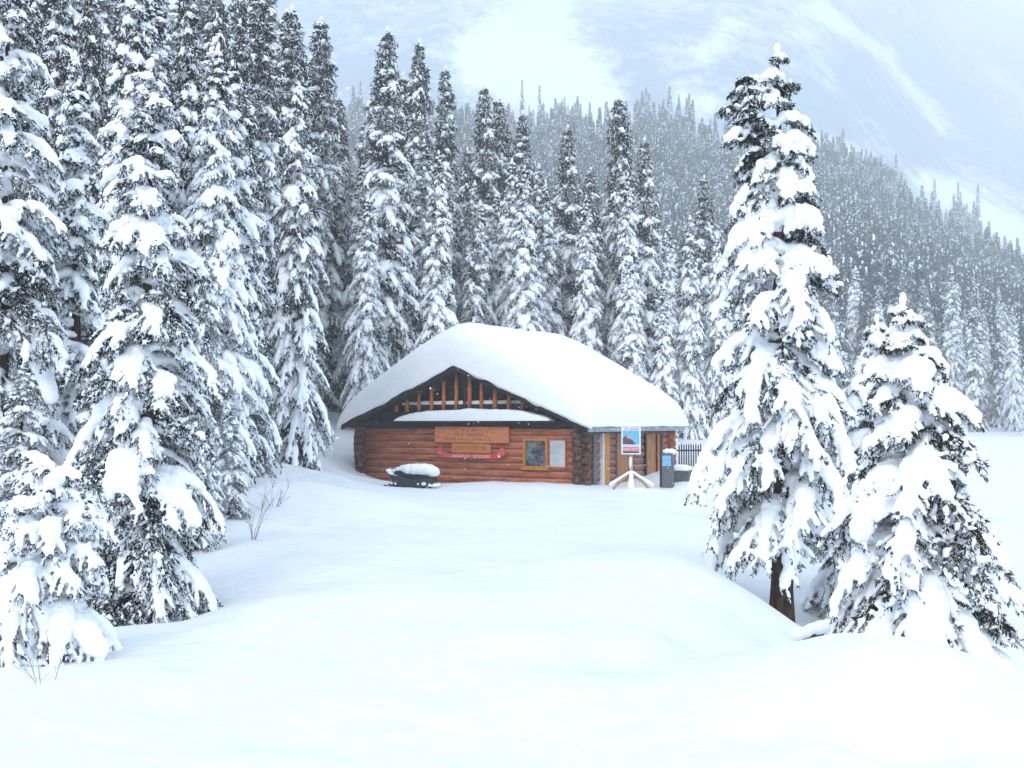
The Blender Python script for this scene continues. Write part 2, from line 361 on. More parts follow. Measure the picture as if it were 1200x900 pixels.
# ------------------------------------------------------------------ trees
def rot_frame(d):
    d = d / (np.linalg.norm(d, axis=-1, keepdims=True) + 1e-9)
    up = np.zeros_like(d); up[..., 2] = 1
    side = np.cross(d, up); side /= np.linalg.norm(side, axis=-1, keepdims=True) + 1e-6
    nrm = np.cross(side, d); return d, side, nrm
def ellipsoids(c, d, rl, rw, rh, sub, rng, jit=.12):
    bv, bf = ICO[sub]; n = len(c)
    d, s, u = rot_frame(d)
    V = c[:, None, :] + bv[None, :, 0, None] * (d * rl[:, None])[:, None, :] + bv[None, :, 1, None] * (s * rw[:, None])[:, None, :] + bv[None, :, 2, None] * (u * rh[:, None])[:, None, :]
    if jit: V = c[:, None, :] + (V - c[:, None, :]) * (1 + jit * rng.normal(size=(n, len(bv), 1)))
    Fc = bf[None] + (np.arange(n) * len(bv))[:, None, None]
    return V.reshape(-1, 3), Fc.reshape(-1, 3)
def blades(p, d, ln, wd, rng):
    n = len(p); d = d / (np.linalg.norm(d, axis=1, keepdims=True) + 1e-9)
    r = rng.normal(size=(n, 3)); s = np.cross(d, r); s /= np.linalg.norm(s, axis=1, keepdims=True) + 1e-9
    m = p + d * (ln * .5)[:, None]
    V = np.stack([p, m + s * wd[:, None] * .5, p + d * ln[:, None], m - s * wd[:, None] * .5], 1).reshape(-1, 3)
    return V, np.arange(n * 4).reshape(n, 4)
def sticks(P, Q, r0, r1):       # three-sided sticks
    n = len(P); d, s, u = rot_frame(Q - P); V = []
    for (c, r) in ((P, r0), (Q, r1)):
        for k in range(3):
            a = 2 * pi * k / 3; V.append(c + (s * cos(a) + u * sin(a)) * r[:, None])
    V = np.stack(V, 1).reshape(-1, 3); o = (np.arange(n) * 6)[:, None]
    f = np.concatenate([o + np.array([[k, (k + 1) % 3, 3 + (k + 1) % 3, 3 + k]]) for k in range(3)], 0)
    return V, f
def remesh(V, Fs, vox, smooth=3, fac=.6):
    me = new_mesh('tmp', V, Fs); o = link('tmp', me)
    m = o.modifiers.new('r', 'REMESH'); m.mode = 'VOXEL'; m.voxel_size = vox; m.use_smooth_shade = True
    s = o.modifiers.new('s', 'SMOOTH'); s.iterations = smooth; s.factor = fac
    dg = bpy.context.evaluated_depsgraph_get(); out = bpy.data.meshes.new_from_object(o.evaluated_get(dg))
    bpy.data.objects.remove(o); bpy.data.meshes.remove(me)
    return out
def mesh_noise(me, amp, sc, seed=0):
    n = len(me.vertices); co = np.empty(n * 3, np.float32); me.vertices.foreach_get('co', co); co = co.reshape(-1, 3)
    no = np.empty(n * 3, np.float32); me.vertices.foreach_get('normal', no); no = no.reshape(-1, 3)
    co = co + no * (amp * fbm(co / sc, 3, seed))[:, None]
    me.vertices.foreach_set('co', co.astype(np.float32).ravel()); me.update()

def gen_tree(seed, H, R, base=.4, lev=4.0, per=5, prof=.8, droop=.55, up=.25, snow=.75, bare_top=0., blob=.09, ntw=8, twl=.45, nl=.09, nd=60,
             vox=None, sub=1, K=7, asym=None, lean=(0, 0), bump=.0, bigpad=0., tops=1, needle=None, trunk_r=None, sq=.62, wood=True, padw=1.0, hang=.5, tsnow=1.0, rime=.31, clump=.02, nw=.24):
    rng = np.random.default_rng(seed)
    nlev = max(6, int((H - base) * lev)); nb = nlev * per
    t = np.clip((np.repeat(np.arange(nlev) / nlev, per) + rng.uniform(-.5, .5, nb) / nlev), 0, .985)
    az = rng.uniform(0, 2 * pi, nb); az = (az * .35 + (np.arange(nb) * 2.39996) * .65) % (2 * pi) if True else az
    z0 = base + (H - base) * t
    Ln = R * ((1 - t) ** prof) * (.62 + .38 * np.minimum(1, t / .08 + .35)) * rng.uniform(.62, 1.16, nb) + .03 * R
    Ln *= 1 + .22 * vnoise(np.stack([az * 1.3, z0 * 1.2 / max(1, H / 8), 0 * az + seed], -1), 3)
    if asym is not None: Ln = Ln * asym(az, t)
    s = np.linspace(0, 1, K)[None, :]
    upv = (up * (.5 + 1.1 * t) * rng.uniform(.6, 1.4, nb))[:, None]; dv = (droop * (1.15 - .45 * t) * rng.uniform(.7, 1.35, nb))[:, None]
    rr = Ln[:, None] * s * (1 - .12 * s * s * dv); bend = rng.normal(0, .22, nb)[:, None] * s ** 2
    A = az[:, None] + bend
    cx = lean[0] * t ** 1.0; cy = lean[1] * t
    P = np.stack([cx[:, None] + rr * np.cos(A), cy[:, None] + rr * np.sin(A), z0[:, None] + Ln[:, None] * (upv * s - dv * s * s)], -1)   # nb,K,3
    if tops > 1:    # a second leader: shift some of the upper branches to it
        m2 = (t > .80) & (np.arange(nb) % 2 == 0)
        P[m2, :, 0] -= .32 * R * np.minimum(1, (t[m2, None] - .8) / .06); P[m2, :, 2] -= .25 * (t[m2, None] > .8)
    # twigs: side shoots that hang
    js = np.linspace(.16, .98, ntw)
    Tp, Td, Tl, Tw = [], [], [], []
    for j, sj in enumerate(js):
        fi = sj * (K - 1); i0 = np.minimum(int(fi), K - 2); w = fi - i0
        p = P[:, i0] * (1 - w) + P[:, i0 + 1] * w; bd = P[:, i0 + 1] - P[:, i0]; bd /= np.linalg.norm(bd, axis=1, keepdims=True) + 1e-9
        _, sd, un = rot_frame(bd)
        for sg in (-1, 1):
            lat = rng.uniform(.45, 1.0, nb); dn = hang * rng.uniform(.3, 1.4, nb)
            d = bd * .75 + sd * (sg * lat)[:, None]; d[:, 2] -= dn
            d /= np.linalg.norm(d, axis=1, keepdims=True)
            l = twl * Ln ** .75 * (1.05 - .62 * sj) * rng.uniform(.6, 1.25, nb)
            Tp.append(p); Td.append(d); Tl.append(l); Tw.append(np.full(nb, sj))
    Tp = np.concatenate(Tp); Td = np.concatenate(Td); Tl = np.concatenate(Tl); Tz = np.tile(t, ntw * 2)
    T1 = Tp + Td * Tl[:, None] * .5; T2 = T1 + Td * Tl[:, None] * .5; T2[:, 2] -= Tl * .18
    # segments carrying needles
    A0 = np.concatenate([P[:, 1:-1].reshape(-1, 3), Tp, T1]); A1 = np.concatenate([P[:, 2:].reshape(-1, 3), T1, T2])
    sl = np.linalg.norm(A1 - A0, axis=1); n_each = np.maximum(1, rng.poisson(sl * nd)); idx = np.repeat(np.arange(len(sl)), n_each)
    w = rng.uniform(0, 1, len(idx))[:, None]; bp = A0[idx] * (1 - w) + A1[idx] * w
    sd = (A1 - A0)[idx] / (sl[idx][:, None] + 1e-9)
    dr = sd * .9 + rng.normal(size=bp.shape) * .55; dr[:, 2] -= .38
    ln = nl * rng.uniform(.6, 1.4, len(bp)); V, Fq = blades(bp, dr, ln, ln * nw, rng)
    Vs, Fs_ = [V], [Fq]; off = len(V)
    if wood:
        rb = np.repeat(.012 + .012 * Ln, K - 1) * np.tile(np.linspace(1, .3, K - 1), nb)
        V2, F2 = sticks(P[:, :-1].reshape(-1, 3), P[:, 1:].reshape(-1, 3), rb, rb * .8); Vs.append(V2); Fs_.append(F2 + off); off += len(V2)
    Vc = np.concatenate(Vs); Fc = np.concatenate(Fs_)
    fr_ = np.zeros(len(Fc), int); nbq = len(Fq)
    fz_ = vnoise(bp * (9.0 / H) * 2.2, seed + 31); fr_[:nbq] = rng.uniform(0, 1, nbq) < np.clip(rime * (1 + 1.1 * fz_) * (1 - .6 * bare_top * sstep(.5, .95, (bp[:, 2] / H))), 0, .9)
    crown = new_mesh('crown', Vc, Fc, False, [needle or M_NEEDLE, M_TSNOW], fr_)
    # snow on branches and twigs
    keep_b = rng.uniform(0, 1, nb) < snow * (1 - bare_top * sstep(.45, .95, t))
    # patchiness shared by neighbours
    patch = vnoise(np.stack([np.cos(az) * 1.5, np.sin(az) * 1.5, z0 * .9 * 8 / H * 1.6], -1), seed + 7)
    keep_b &= (patch > -.55 + .5 * (1 - snow))
    cs, ds, rl, rw, rh = [], [], [], [], []
    Pm = (P[:, 1:] + P[:, :-1]) / 2; dd = P[:, 1:] - P[:, :-1]; seg = np.linalg.norm(dd, axis=2)
    for i in range(K - 1):
        sI = (i + .5) / (K - 1); k = keep_b & (rng.uniform(0, 1, nb) < .93) & (Ln > .0)
        wdt = blob * padw * rng.uniform(.75, 1.3, nb) * (.55 + .9 * math.sin(pi * min(1, sI * .85 + .12))) * np.clip(Ln / (R * .45), .45, 1.25)
        big = (vnoise(np.stack([az * 2.1, z0 * 1.7, 0 * az + 5], -1), seed + 3) > .62 - .4 * bigpad); wdt = wdt * np.where(big, 1 + bigpad * 1.6, 1)
        c = Pm[:, i].copy(); c[:, 2] += wdt * sq * .55
        cs.append(c[k]); ds.append(dd[k, i]); rl.append(seg[k, i] * .72 + wdt[k] * .35); rw.append(wdt[k]); rh.append(wdt[k] * sq)
    kt = np.tile(keep_b, ntw * 2) & (rng.uniform(0, 1, len(Tl)) < .8 * tsnow)
    for (a0, a1, f) in ((Tp, T1, 1.0), (T1, T2, .82)):
        k = kt & (rng.uniform(0, 1, len(Tl)) < .88)
        r_ = blob * .52 * f * rng.uniform(.7, 1.35, len(Tl)) * np.clip(Tl / (twl * R ** .75 * .5), .6, 1.15)
        c = (a0 + a1) / 2; c[:, 2] += r_ * .4
        cs.append(c[k]); ds.append((a1 - a0)[k]); rl.append((Tl * .30)[k] + r_[k] * .35); rw.append(r_[k]); rh.append(r_[k] * .75)
    cs.append(np.array([[lean[0], lean[1], H + .0]])); ds.append(np.array([[.05, 0, 1.]])); rl.append(np.array([blob * 1.2])); rw.append(np.array([blob * .6])); rh.append(np.array([blob * .6]))
    ncl = int(len(bp) * clump); pk = rng.integers(0, len(bp), ncl); kk = bp[pk].copy(); rc = blob * rng.uniform(.22, .5, ncl); kk[:, 2] += rc * .5
    okc = rng.uniform(0, 1, ncl) < (1 - .75 * bare_top * sstep(.5, .95, kk[:, 2] / H)); kk = kk[okc]; rc = rc[okc]; dk = rng.normal(size=(len(kk), 3)); dk[:, 2] -= .5
    cs.append(kk); ds.append(dk); rl.append(rc * rng.uniform(1, 2.0, len(kk))); rw.append(rc); rh.append(rc * .8)
    cs = np.concatenate(cs); ds = np.concatenate(ds); rl = np.concatenate(rl); rw = np.concatenate(rw); rh = np.concatenate(rh)
    V, Fs = ellipsoids(cs, ds, rl, rw, rh, sub, rng, .0 if vox else .10)
    if vox:
        sn = remesh(V, Fs, vox, 2, .5)
        if bump: mesh_noise(sn, bump, bump * 4, seed)
        sn.materials.clear(); sn.materials.append(M_TSNOW); sn.name = 'snow_load'
    else:
        sn = new_mesh('snow_load', V, Fs, True, [M_TSNOW])
    # trunk
    tr = trunk_r or H * .014
    zz = np.linspace(-.6, H * .99, 14); mb = MB()
    tt = np.clip(zz / H, 0, 1)
    pts = np.stack([lean[0] * tt + .02 * np.sin(zz * 1.3 + seed), lean[1] * tt + .02 * np.cos(zz * 1.7), zz], 1)
    mb.tube(pts, tr * (1.12 - tt) * (1 + .35 * np.exp(-np.maximum(zz, 0) * 3)), 12)
    if tops > 1:
        q = np.array([(0, 0, H * .78), (-.3 * R, 0, H * .86), (-.32 * R, 0, H * .955)]); mb.tube(q, [tr * .3, tr * .22, tr * .08], 8)
    trunk = new_mesh('trunk', mb.v, mb.f, True, [M_BARK])
    return dict(crown=crown, snow=sn, trunk=trunk, H=H, R=R)

def place(P, x, y, zt=None, H=None, rz=0., wx=1., label='', group=None, z=None, name='spruce_tree', parts=True, tilt=(0, 0)):
    g = gz(x, y) - .05 if z is None else z
    if H is None: H = zt - g
    r = empty(name, (x, y, g), rz); r.rotation_euler = (tilt[0], tilt[1], rz)
    s = H / P['H']; r.scale = (s * wx, s * wx, s)
    tag(r, label, 'tree', group)
    link('trunk', P['trunk'], r); link('crown', P['crown'], r); link('snow_load', P['snow'], r)
    return r
def place_px(P, px, top, D, **kw):
    x = (px - 600) / F * D
    return place(P, x, D, zt=EYE + (HZ - top) / F * D, **kw)

# --- the near trees, each of its own growth
def asymA(az, t):   # towards -x wider low down
    return 1 + .26 * np.cos(az - pi) * (1 - t) ** 1.2
tA = gen_tree(11, 8.4, 1.25, base=1.65, lev=5.0, per=6, prof=.58, droop=.80, up=.34, snow=.90, bare_top=.60, blob=.078, ntw=12, twl=.46, nl=.052, nd=210, vox=.018, bump=.018, bigpad=.35, tops=2, asym=asymA, trunk_r=.15, sq=.7, hang=.65)
place(tA, 3.78, 14.0, zt=EYE + (HZ - 52) / F * 14, z=-.80, label='tall two-topped snowy spruce on the right with its brown trunk bare at the foot')
tB = gen_tree(23, 3.6, 1.15, base=.12, lev=6.5, per=5, prof=.72, droop=.80, up=.28, snow=.86, bare_top=0, blob=.062, ntw=12, twl=.42, nl=.042, nd=400, vox=.013, bump=.012, bigpad=.65, needle=M_NEEDLE_BROWN, lean=(-.20, 0), trunk_r=.06, sq=.72, padw=1.15, hang=.4)
place(tB, 3.62, 8.7, zt=EYE + (HZ - 350) / F * 8.7, z=-.05, label='young spruce with fat snow pillows right behind the foreground snow mound')
tC = gen_tree(37, 7.0, 1.12, base=.15, lev=5.2, per=5, prof=.60, droop=.78, up=.32, snow=.80, blob=.056, ntw=12, twl=.46, nl=.048, nd=230, vox=.015, bump=.016, bigpad=.4, trunk_r=.10, hang=.7)
place(tC, wpt(172, 0, 12)[0], 12, zt=EYE + (HZ - 68) / F * 12, z=-.35, label='nearest and broadest of the tall left spruces, boughs reaching down to the snow')
tD = gen_tree(41, 1.75, .95, base=.05, clump=.06, rime=.45, lev=9, per=5, prof=.45, droop=.85, up=.55, snow=1.0, blob=.050, ntw=10, twl=.44, nl=.04, nd=300, vox=.011, bump=.009, bigpad=.3, trunk_r=.035, hang=.9)
place(tD, wpt(62, 0, 8.6)[0], 8.6, zt=EYE + (HZ - 548) / F * 8.6, z=.25, label='low snow-smothered young spruce at the bottom left edge', name='spruce_sapling')
tE = gen_tree(53, 8.5, 1.05, base=.3, lev=4.6, per=5, prof=.60, droop=.90, up=.28, snow=.92, blob=.064, ntw=11, twl=.48, nl=.06, nd=200, vox=.020, bump=.018, bigpad=.35, hang=.8)
place_px(tE, 86, 92, 16.5, label='white-loaded narrow spruce between the left edge and the broadest left spruce')
tF = gen_tree(59, 10.5, 1.6, base=.3, lev=4.0, per=5, prof=.55, droop=.85, up=.30, snow=.86, blob=.074, ntw=11, twl=.46, nl=.068, nd=170, vox=.024, bump=.02, bigpad=.5, hang=.7)
place_px(tF, 0, -50, 15.0, label='broad snowy spruce cut off by the left edge of the view')
place_px(tE, 268, 68, 24.0, rz=2.1, wx=1.05, label='white spruce standing forward in the left forest, right of the broadest left spruce')
place_px(tE, 345, 100, 33, rz=4.0, wx=.82, label='slender white spruce at the clearing edge, closest tree left of the cabin')
place_px(tF, 240, 290, 20, rz=1.2, wx=.80, label='snow-laden shorter spruce beside the left edge of the clearing')
place_px(tC, 290, 330, 24, rz=2.5, wx=.95, label='shorter snowy spruce at the forest edge above the bare shrub')
place_px(tC, 232, 440, 15.5, rz=4.4, wx=1.15, label='small bushy snowy spruce against the right side of the big left spruce')
place_px(tA, 862, 440, 22, rz=2.4, wx=1.2, label='small snowy spruce just right of the picket fence')
place_px(tB, 1014, 375, 15.0, rz=2.2, wx=.85, label='rounded snowy spruce between the two big right trees')

# --- forest growth: copies share meshes
PROT = []
for k, (sd, sn, bt, blob, R) in enumerate([(101, .90, .1, .125, 1.75), (102, .74, .55, .105, 1.7), (103, .84, .3, .122, 1.55), (104, .94, .0, .138, 1.9), (105, .66, .6, .10, 1.8), (106, .78, .7, .11, 1.45)]):
    PROT.append(gen_tree(sd, 18.0, R, base=.6, lev=3.7, per=6, prof=.58, droop=.85, up=.34, snow=sn, bare_top=bt, blob=blob, ntw=7, twl=.50, nl=.17, nd=28, sub=1, K=6, wood=False, hang=.9, sq=.7, bigpad=.3))
SNOWY, DARK = [0, 3, 2], [1, 4, 5]
rnd = random.Random(5)
UNIQ = [
 (60, -60, 24, 'd', 'dark tall spruce behind the narrow spruce at far left'), (148, -70, 21, 's', 'tall spruce rising out of view directly behind the broadest left spruce'),
 (215, -50, 30, 'd', 'tall dark spruce filling the gap right of the broadest left spruce'), (300, -10, 37, 'd', 'tall spruce topping out of view left of the open sky corner'),
 (338, 2, 48, 'd', 'dark pointed spruce, leftmost of those ending against the pale mountain'), (373, 15, 54, 'd', 'dark pointed spruce, second of those ending against the pale mountain'),
 (395, 155, 60, 's', 'pale spruce in the gap left of the broad dark one'), (452, 28, 50, 'd', 'broad dark spruce, tallest behind the left roof slope'),
 (490, 42, 58, 'd', 'dark slim spruce right of the broad dark one'), (521, 74, 60, 'd', 'dark slim spruce behind the white pyramid-shaped spruce'),
 (513, 176, 47, 's', 'white pyramid-shaped spruce above the cabin ridge'), (567, 95, 64, 'd', 'spruce rising highest over the roof ridge end'),
 (584, 110, 68, 'd', 'spruce close beside the one rising highest over the ridge'), (613, 128, 64, 'd', 'dark-tipped spruce above the middle of the right roof slope'),
 (666, 145, 60, 'd', 'dark solitary-tipped spruce above the right roof slope'), (727, 108, 58, 'd', 'tall lichen-dark spruce, highest of those right of the cabin roof'),
 (757, 160, 55, 'd', 'dark spruce pressed to the right of the tall one by the roof'), (738, 300, 50, 's', 'white spruce in front of the two tall dark ones'),
 (778, 335, 50, 's', 'white spruce rising from behind the roof right corner'), (827, 205, 66, 'd', 'thin spruce with a snow-dusted tip left of the two-topped spruce'),
 (430, 230, 48, 's', 'white spruce directly behind the left roof tip'), (600, 185, 58, 's', 'pale spruce behind the middle of the roof'),
 (640, 215, 56, 's', 'pale spruce between the dark-tipped ones above the roof'), (695, 225, 57, 'd', 'mottled spruce left of the tallest spruce by the roof')]
occ = []
for (px, top, D, k, lab) in UNIQ:
    p = PROT[rnd.choice(SNOWY if k == 's' else DARK)]
    o = place_px(p, px, top, D, rz=rnd.uniform(0, 6.28), wx=rnd.uniform(.95, 1.2) * (1.0 if D > 35 else .85), label=lab)
    occ.append((o.location.x, o.location.y))
SKX = [0, 300, 340, 372, 410, 450, 520, 570, 620, 665, 725, 770, 827, 880, 960, 1010, 1100, 1200, 1300]
SKY_ = [-90, -40, 20, 60, 110, 60, 110, 125, 165, 185, 170, 210, 245, 268, 268, 285, 305, 325, 335]
def skyline(px): return np.interp(px, SKX, SKY_)
GROUPS = {
 'left': ('snow-laden spruce standing in the dense left forest', 'spruces of the dense left forest'),
 'mid': ('snow-laden spruce in the forest rows behind the cabin', 'spruces of the forest behind the cabin'),
 'right': ('distant frosted spruce of the treeline across the white flat at right', 'distant treeline spruces at right')}
def fill(n, pxr, Dr, grp, dmin, off=(10, 110), protos=SNOWY + DARK, Hr=(9, 24)):
    c = 0; tries = 0
    while c < n and tries < n * 60:
        tries += 1
        px = rnd.uniform(*pxr); D = math.exp(rnd.uniform(math.log(Dr[0]), math.log(Dr[1]))); x = (px - 600) / F * D
        if any((x - a) ** 2 + (D - b) ** 2 < dmin * dmin for a, b in occ): continue
        if 395 < px < 845 and D < 51: continue
        if D < 52 and px > 318 + (50 - D) * -1.2: continue
        if px > 845 and D < 100: continue
        g = gz(x, D); top = skyline(px) + rnd.uniform(*off); H = EYE + (HZ - top) / F * D - g
        if H < Hr[0]: continue
        H = min(H, rnd.uniform(Hr[1] * .8, Hr[1]))
        lab, gr = GROUPS[grp]
        place(PROT[rnd.choice(protos)], x, D, H=H, z=g - .1, rz=rnd.uniform(0, 6.28), wx=rnd.uniform(.85, 1.15), label=lab, group=gr)
        occ.append((x, D)); c += 1
    return c
n1 = fill(44, (-60, 330), (22, 56), 'left', 1.5, off=(0, 130))
n4 = fill(16, (110, 350), (53, 74), 'left', 1.6, off=(-10, 60), Hr=(14, 36))
n2 = fill(128, (335, 860), (50, 100), 'mid', 1.9, off=(5, 130), Hr=(7, 24))
n3 = fill(66, (800, 1240), (118, 230), 'right', 3.4, off=(0, 60), Hr=(8, 24))
# bushy understory that closes the foot of the left forest
for (px, top, D) in [(285, 470, 26), (315, 430, 33), (25, 430, 12.5), (110, 420, 15), (205, 380, 18), (270, 470, 19.5), (345, 380, 45)]:
    p = PROT[rnd.choice([0, 3])] if D > 26 else rnd.choice([tE, tC])
    o = place_px(p, px, top, D, rz=rnd.uniform(0, 6), wx=1.35 if D > 26 else 1.2, label='low snow-laden spruce filling the foot of the left forest', group='low spruces at the foot of the left forest')
print('tris', [len(p['crown'].polygons) for p in (tA, tB, tC, tD, tE, tF, PROT[0])], [len(p['snow'].polygons) for p in (tA, tB, tC, tD, tE, tF, PROT[0])]); print('forest', n1, n2, n3)

# --- the far-off wood on the valley side: one mass
def far_wood():
    rng = np.random.default_rng(8)
    protos = []
    for sd, bb in ((201, .22), (202, .19), (203, .20)):
        t = gen_tree(sd, 19.0, 1.7, base=.3, lev=2.4, per=5, prof=.65, droop=.8, up=.2, snow=.58, bare_top=.4, clump=.0, rime=.0, blob=bb, ntw=2, twl=.55, nl=.42, nd=10, sub=0, K=5, wood=False, hang=.9)
        a, b = t['crown'], t['snow']
        def arr(me):
            co = np.empty(len(me.vertices) * 3, np.float32); me.vertices.foreach_get('co', co)
            return co.reshape(-1, 3), [list(p.vertices) for p in me.polygons]
        Va, Fa = arr(a); Vb, Fb = arr(b)
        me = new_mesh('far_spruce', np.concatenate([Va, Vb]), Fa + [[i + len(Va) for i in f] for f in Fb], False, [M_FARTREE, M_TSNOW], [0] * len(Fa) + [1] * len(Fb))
        protos.append(bpy.data.objects.new('far_spruce', me))
    n = 60000
    k = rng.uniform(-.30, .66, n); D = np.sqrt(rng.uniform(135 ** 2, 620 ** 2, n)); x = k * D; y = D
    z = ground_z(x, y, False); px = 600 + F * k; py = HZ - F * (z - EYE) / D
    upper = np.interp(px, [300, 560, 640, 700, 760, 850, 960, 1050, 1200, 1350], [175, 175, 168, 190, 168, 190, 195, 245, 335, 400])
    q = np.stack([x / 26, y / 60, 0 * x], -1); g = fbm(q, 4, 3)
    upn = upper + 26 * fbm(np.stack([px / 60, 0 * px, 0 * px], -1), 3, 8)
    band = sstep(upn - 55, upn + 60, py) ** 1.5           # thins out towards its upper edge
    # snowy glades crossing the wood on the right
    gl = np.zeros(n)
    for (x0, y0, x1, y1, w_) in [(960, 215, 1200, 360, 9), (1030, 250, 1180, 330, 7), (700, 150, 740, 170, 8)]:
        dx, dy = x1 - x0, y1 - y0; tt = np.clip(((px - x0) * dx + (py - y0) * dy) / (dx * dx + dy * dy), 0, 1)
        gl = np.maximum(gl, np.exp(-((np.hypot(px - x0 - tt * dx, py - y0 - tt * dy)) / w_) ** 2))
    dens = band * np.clip(.95 + 1.1 * g, .12, 1.5) * (1 - .9 * gl)
    floor_ok = (py < 502) & ~((D < 200) & (px < 820) & (rng.uniform(0, 1, n) < .3))
    keep = (rng.uniform(0, 1, n) < dens * .34) & floor_ok
    x, y, z = x[keep], y[keep], z[keep]; print('far wood', len(x))
    me = bpy.data.meshes.new('distant_forest'); me.vertices.add(len(x)); me.vertices.foreach_set('co', np.stack([x, y, z - .3], 1).astype(np.float32).ravel()); me.update()
    o = link('distant_forest', me); tag(o, 'far-off snowy conifer wood climbing the valley side into haze', 'forest', kind='stuff')
    sc_ = me.attributes.new('sc', 'FLOAT', 'POINT'); sc_.data.foreach_set('value', (rng.uniform(.5, 1.3, len(x)) * (1 + .3 * fbm(np.stack([x / 18, y / 18, 0 * x], -1), 2, 4)) * (1 - .25 * sstep(350, 600, y))).astype(np.float32))
    ra = me.attributes.new('ra', 'FLOAT', 'POINT'); ra.data.foreach_set('value', rng.uniform(0, 6.28, len(x)).astype(np.float32))
    ng = bpy.data.node_groups.new('scatter', 'GeometryNodeTree')
    ng.interface.new_socket('Geometry', in_out='INPUT', socket_type='NodeSocketGeometry'); ng.interface.new_socket('Geometry', in_out='OUTPUT', socket_type='NodeSocketGeometry')
    gi = ng.nodes.new('NodeGroupInput'); go = ng.nodes.new('NodeGroupOutput'); ip = ng.nodes.new('GeometryNodeInstanceOnPoints')
    g2i = ng.nodes.new('GeometryNodeGeometryToInstance')
    for p in protos:
        oi = ng.nodes.new('GeometryNodeObjectInfo'); oi.inputs['Object'].default_value = p; oi.inputs['As Instance'].default_value = True
        ng.links.new(oi.outputs['Geometry'], g2i.inputs[0])
    ip.inputs['Pick Instance'].default_value = True
    a1 = ng.nodes.new('GeometryNodeInputNamedAttribute'); a1.data_type = 'FLOAT'; a1.inputs[0].default_value = 'sc'
    a2 = ng.nodes.new('GeometryNodeInputNamedAttribute'); a2.data_type = 'FLOAT'; a2.inputs[0].default_value = 'ra'
    cx = ng.nodes.new('ShaderNodeCombineXYZ')
    ng.links.new(gi.outputs[0], ip.inputs['Points']); ng.links.new(g2i.outputs[0], ip.inputs['Instance'])
    ng.links.new(a2.outputs[0], cx.inputs[2]); ng.links.new(cx.outputs[0], ip.inputs['Rotation'])
    ng.links.new(a1.outputs[0], ip.inputs['Scale']); ng.links.new(ip.outputs[0], go.inputs[0])
    md = o.modifiers.new('scatter', 'NODES'); md.node_group = ng
far_wood()

# ------------------------------------------------------------------ the log cabin
TH = 32.0
cab = empty('log_cabin', (2.47, 36.0, 0), -radians(TH))
tag(cab, 'brown log cabin with open slatted gable and a metre of snow on its roof', 'cabin')
LW, LD, WH = 10.2, 8.0, 2.16
LR = .136; SP = .262; Z0 = -.3
rl_ = random.Random(3)
def log(mb, a, b, r):       # a log with a slightly wandering surface
    n = 9; P = [np.array(a) * (1 - i / (n - 1)) + np.array(b) * i / (n - 1) for i in range(n)]
    P = [p + np.array([0, 0, rl_.uniform(-.006, .006)]) for p in P]
    mb.tube(P, [r * rl_.uniform(.96, 1.04) for _ in P], 14)
nlog = 9
fw, bw, sw, lw, en = MB(), MB(), MB(), MB(), MB()
for i in range(nlog):
    z = Z0 + .14 + SP * i
    log(fw, (-LW + .25, 0, z), (-.25, 0, z), LR); log(bw, (-LW - .3, LD, z), (.3, LD, z), LR)
    for (x0, x1) in ((-LW - .36, -LW + .25), (-.25, .36)):
        e = rl_.uniform(-.05, .05); log(en, (x0 - e, 0, z), (x1 + (e if x0 > -1 else 0), 0, z), LR * 1.03)
    zz = z + SP / 2
    if zz < WH + .1:
        for x, m in ((0, sw), (-LW, lw)):
            log(m, (x, .3, zz), (x, LD - .25, zz), LR)
            e = rl_.uniform(-.05, .08); log(en, (x, -.38 - e, zz), (x, .3, zz), LR * 1.03); log(en, (x, LD - .25, zz), (x, LD + .3, zz), LR * 1.03)
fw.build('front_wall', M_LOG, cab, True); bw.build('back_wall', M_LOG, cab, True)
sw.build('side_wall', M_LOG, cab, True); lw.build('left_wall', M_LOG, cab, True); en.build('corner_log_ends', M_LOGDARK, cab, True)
# an inner core so that no light passes between the logs
cb = MB(); cb.box(-LW + .03, -.03, .03, LD - .03, Z0, WH + .1); cb.build('inner_wall', M_DARKWOOD, cab)
APX = 4.36; HALF = LW / 2
def deck_z(x, smooth=0): # underside of the roof at local x
    return APX - abs(x + HALF) * (APX - 2.18) / (HALF + .35)
# plate beam above the front wall and pent ledge
pb = MB(); pb.box(-LW - .35, .35, -.16, .12, WH - .02, WH + .17); pb.build('plate_beam', M_DARKWOOD, cab, bevel=.015)
le = MB(); le.box(-LW + .55, -.75, -.62, -.165, WH + .13, WH + .19); le.build('pent_ledge', M_DARKWOOD, cab, bevel=.01)
def ux(px, yo=-.17):
    k = (px - 600) / F; c, s = cos(radians(TH)), sin(radians(TH))
    # point (X, yo): world x = 2.47 + X c + yo s ; y = 36 - X s + yo c
    return (k * (36 + yo * c) - 2.47 - yo * s) / (c + k * s)
def zpx(py, X, Y=-.17):
    return EYE - (py - HZ) / F * (36 - X * sin(radians(TH)) + Y * cos(radians(TH)))
def ty(px, X=.15):      # local y on the side wall from pixel column
    k = (px - 600) / F; c, s = cos(radians(TH)), sin(radians(TH))
    return (k * (36 - X * s) - 2.47 - X * c) / (s - k * c)
def zs(py, Y, X=.15): return EYE - (py - HZ) / F * (36 - X * sin(radians(TH)) + Y * cos(radians(TH)))
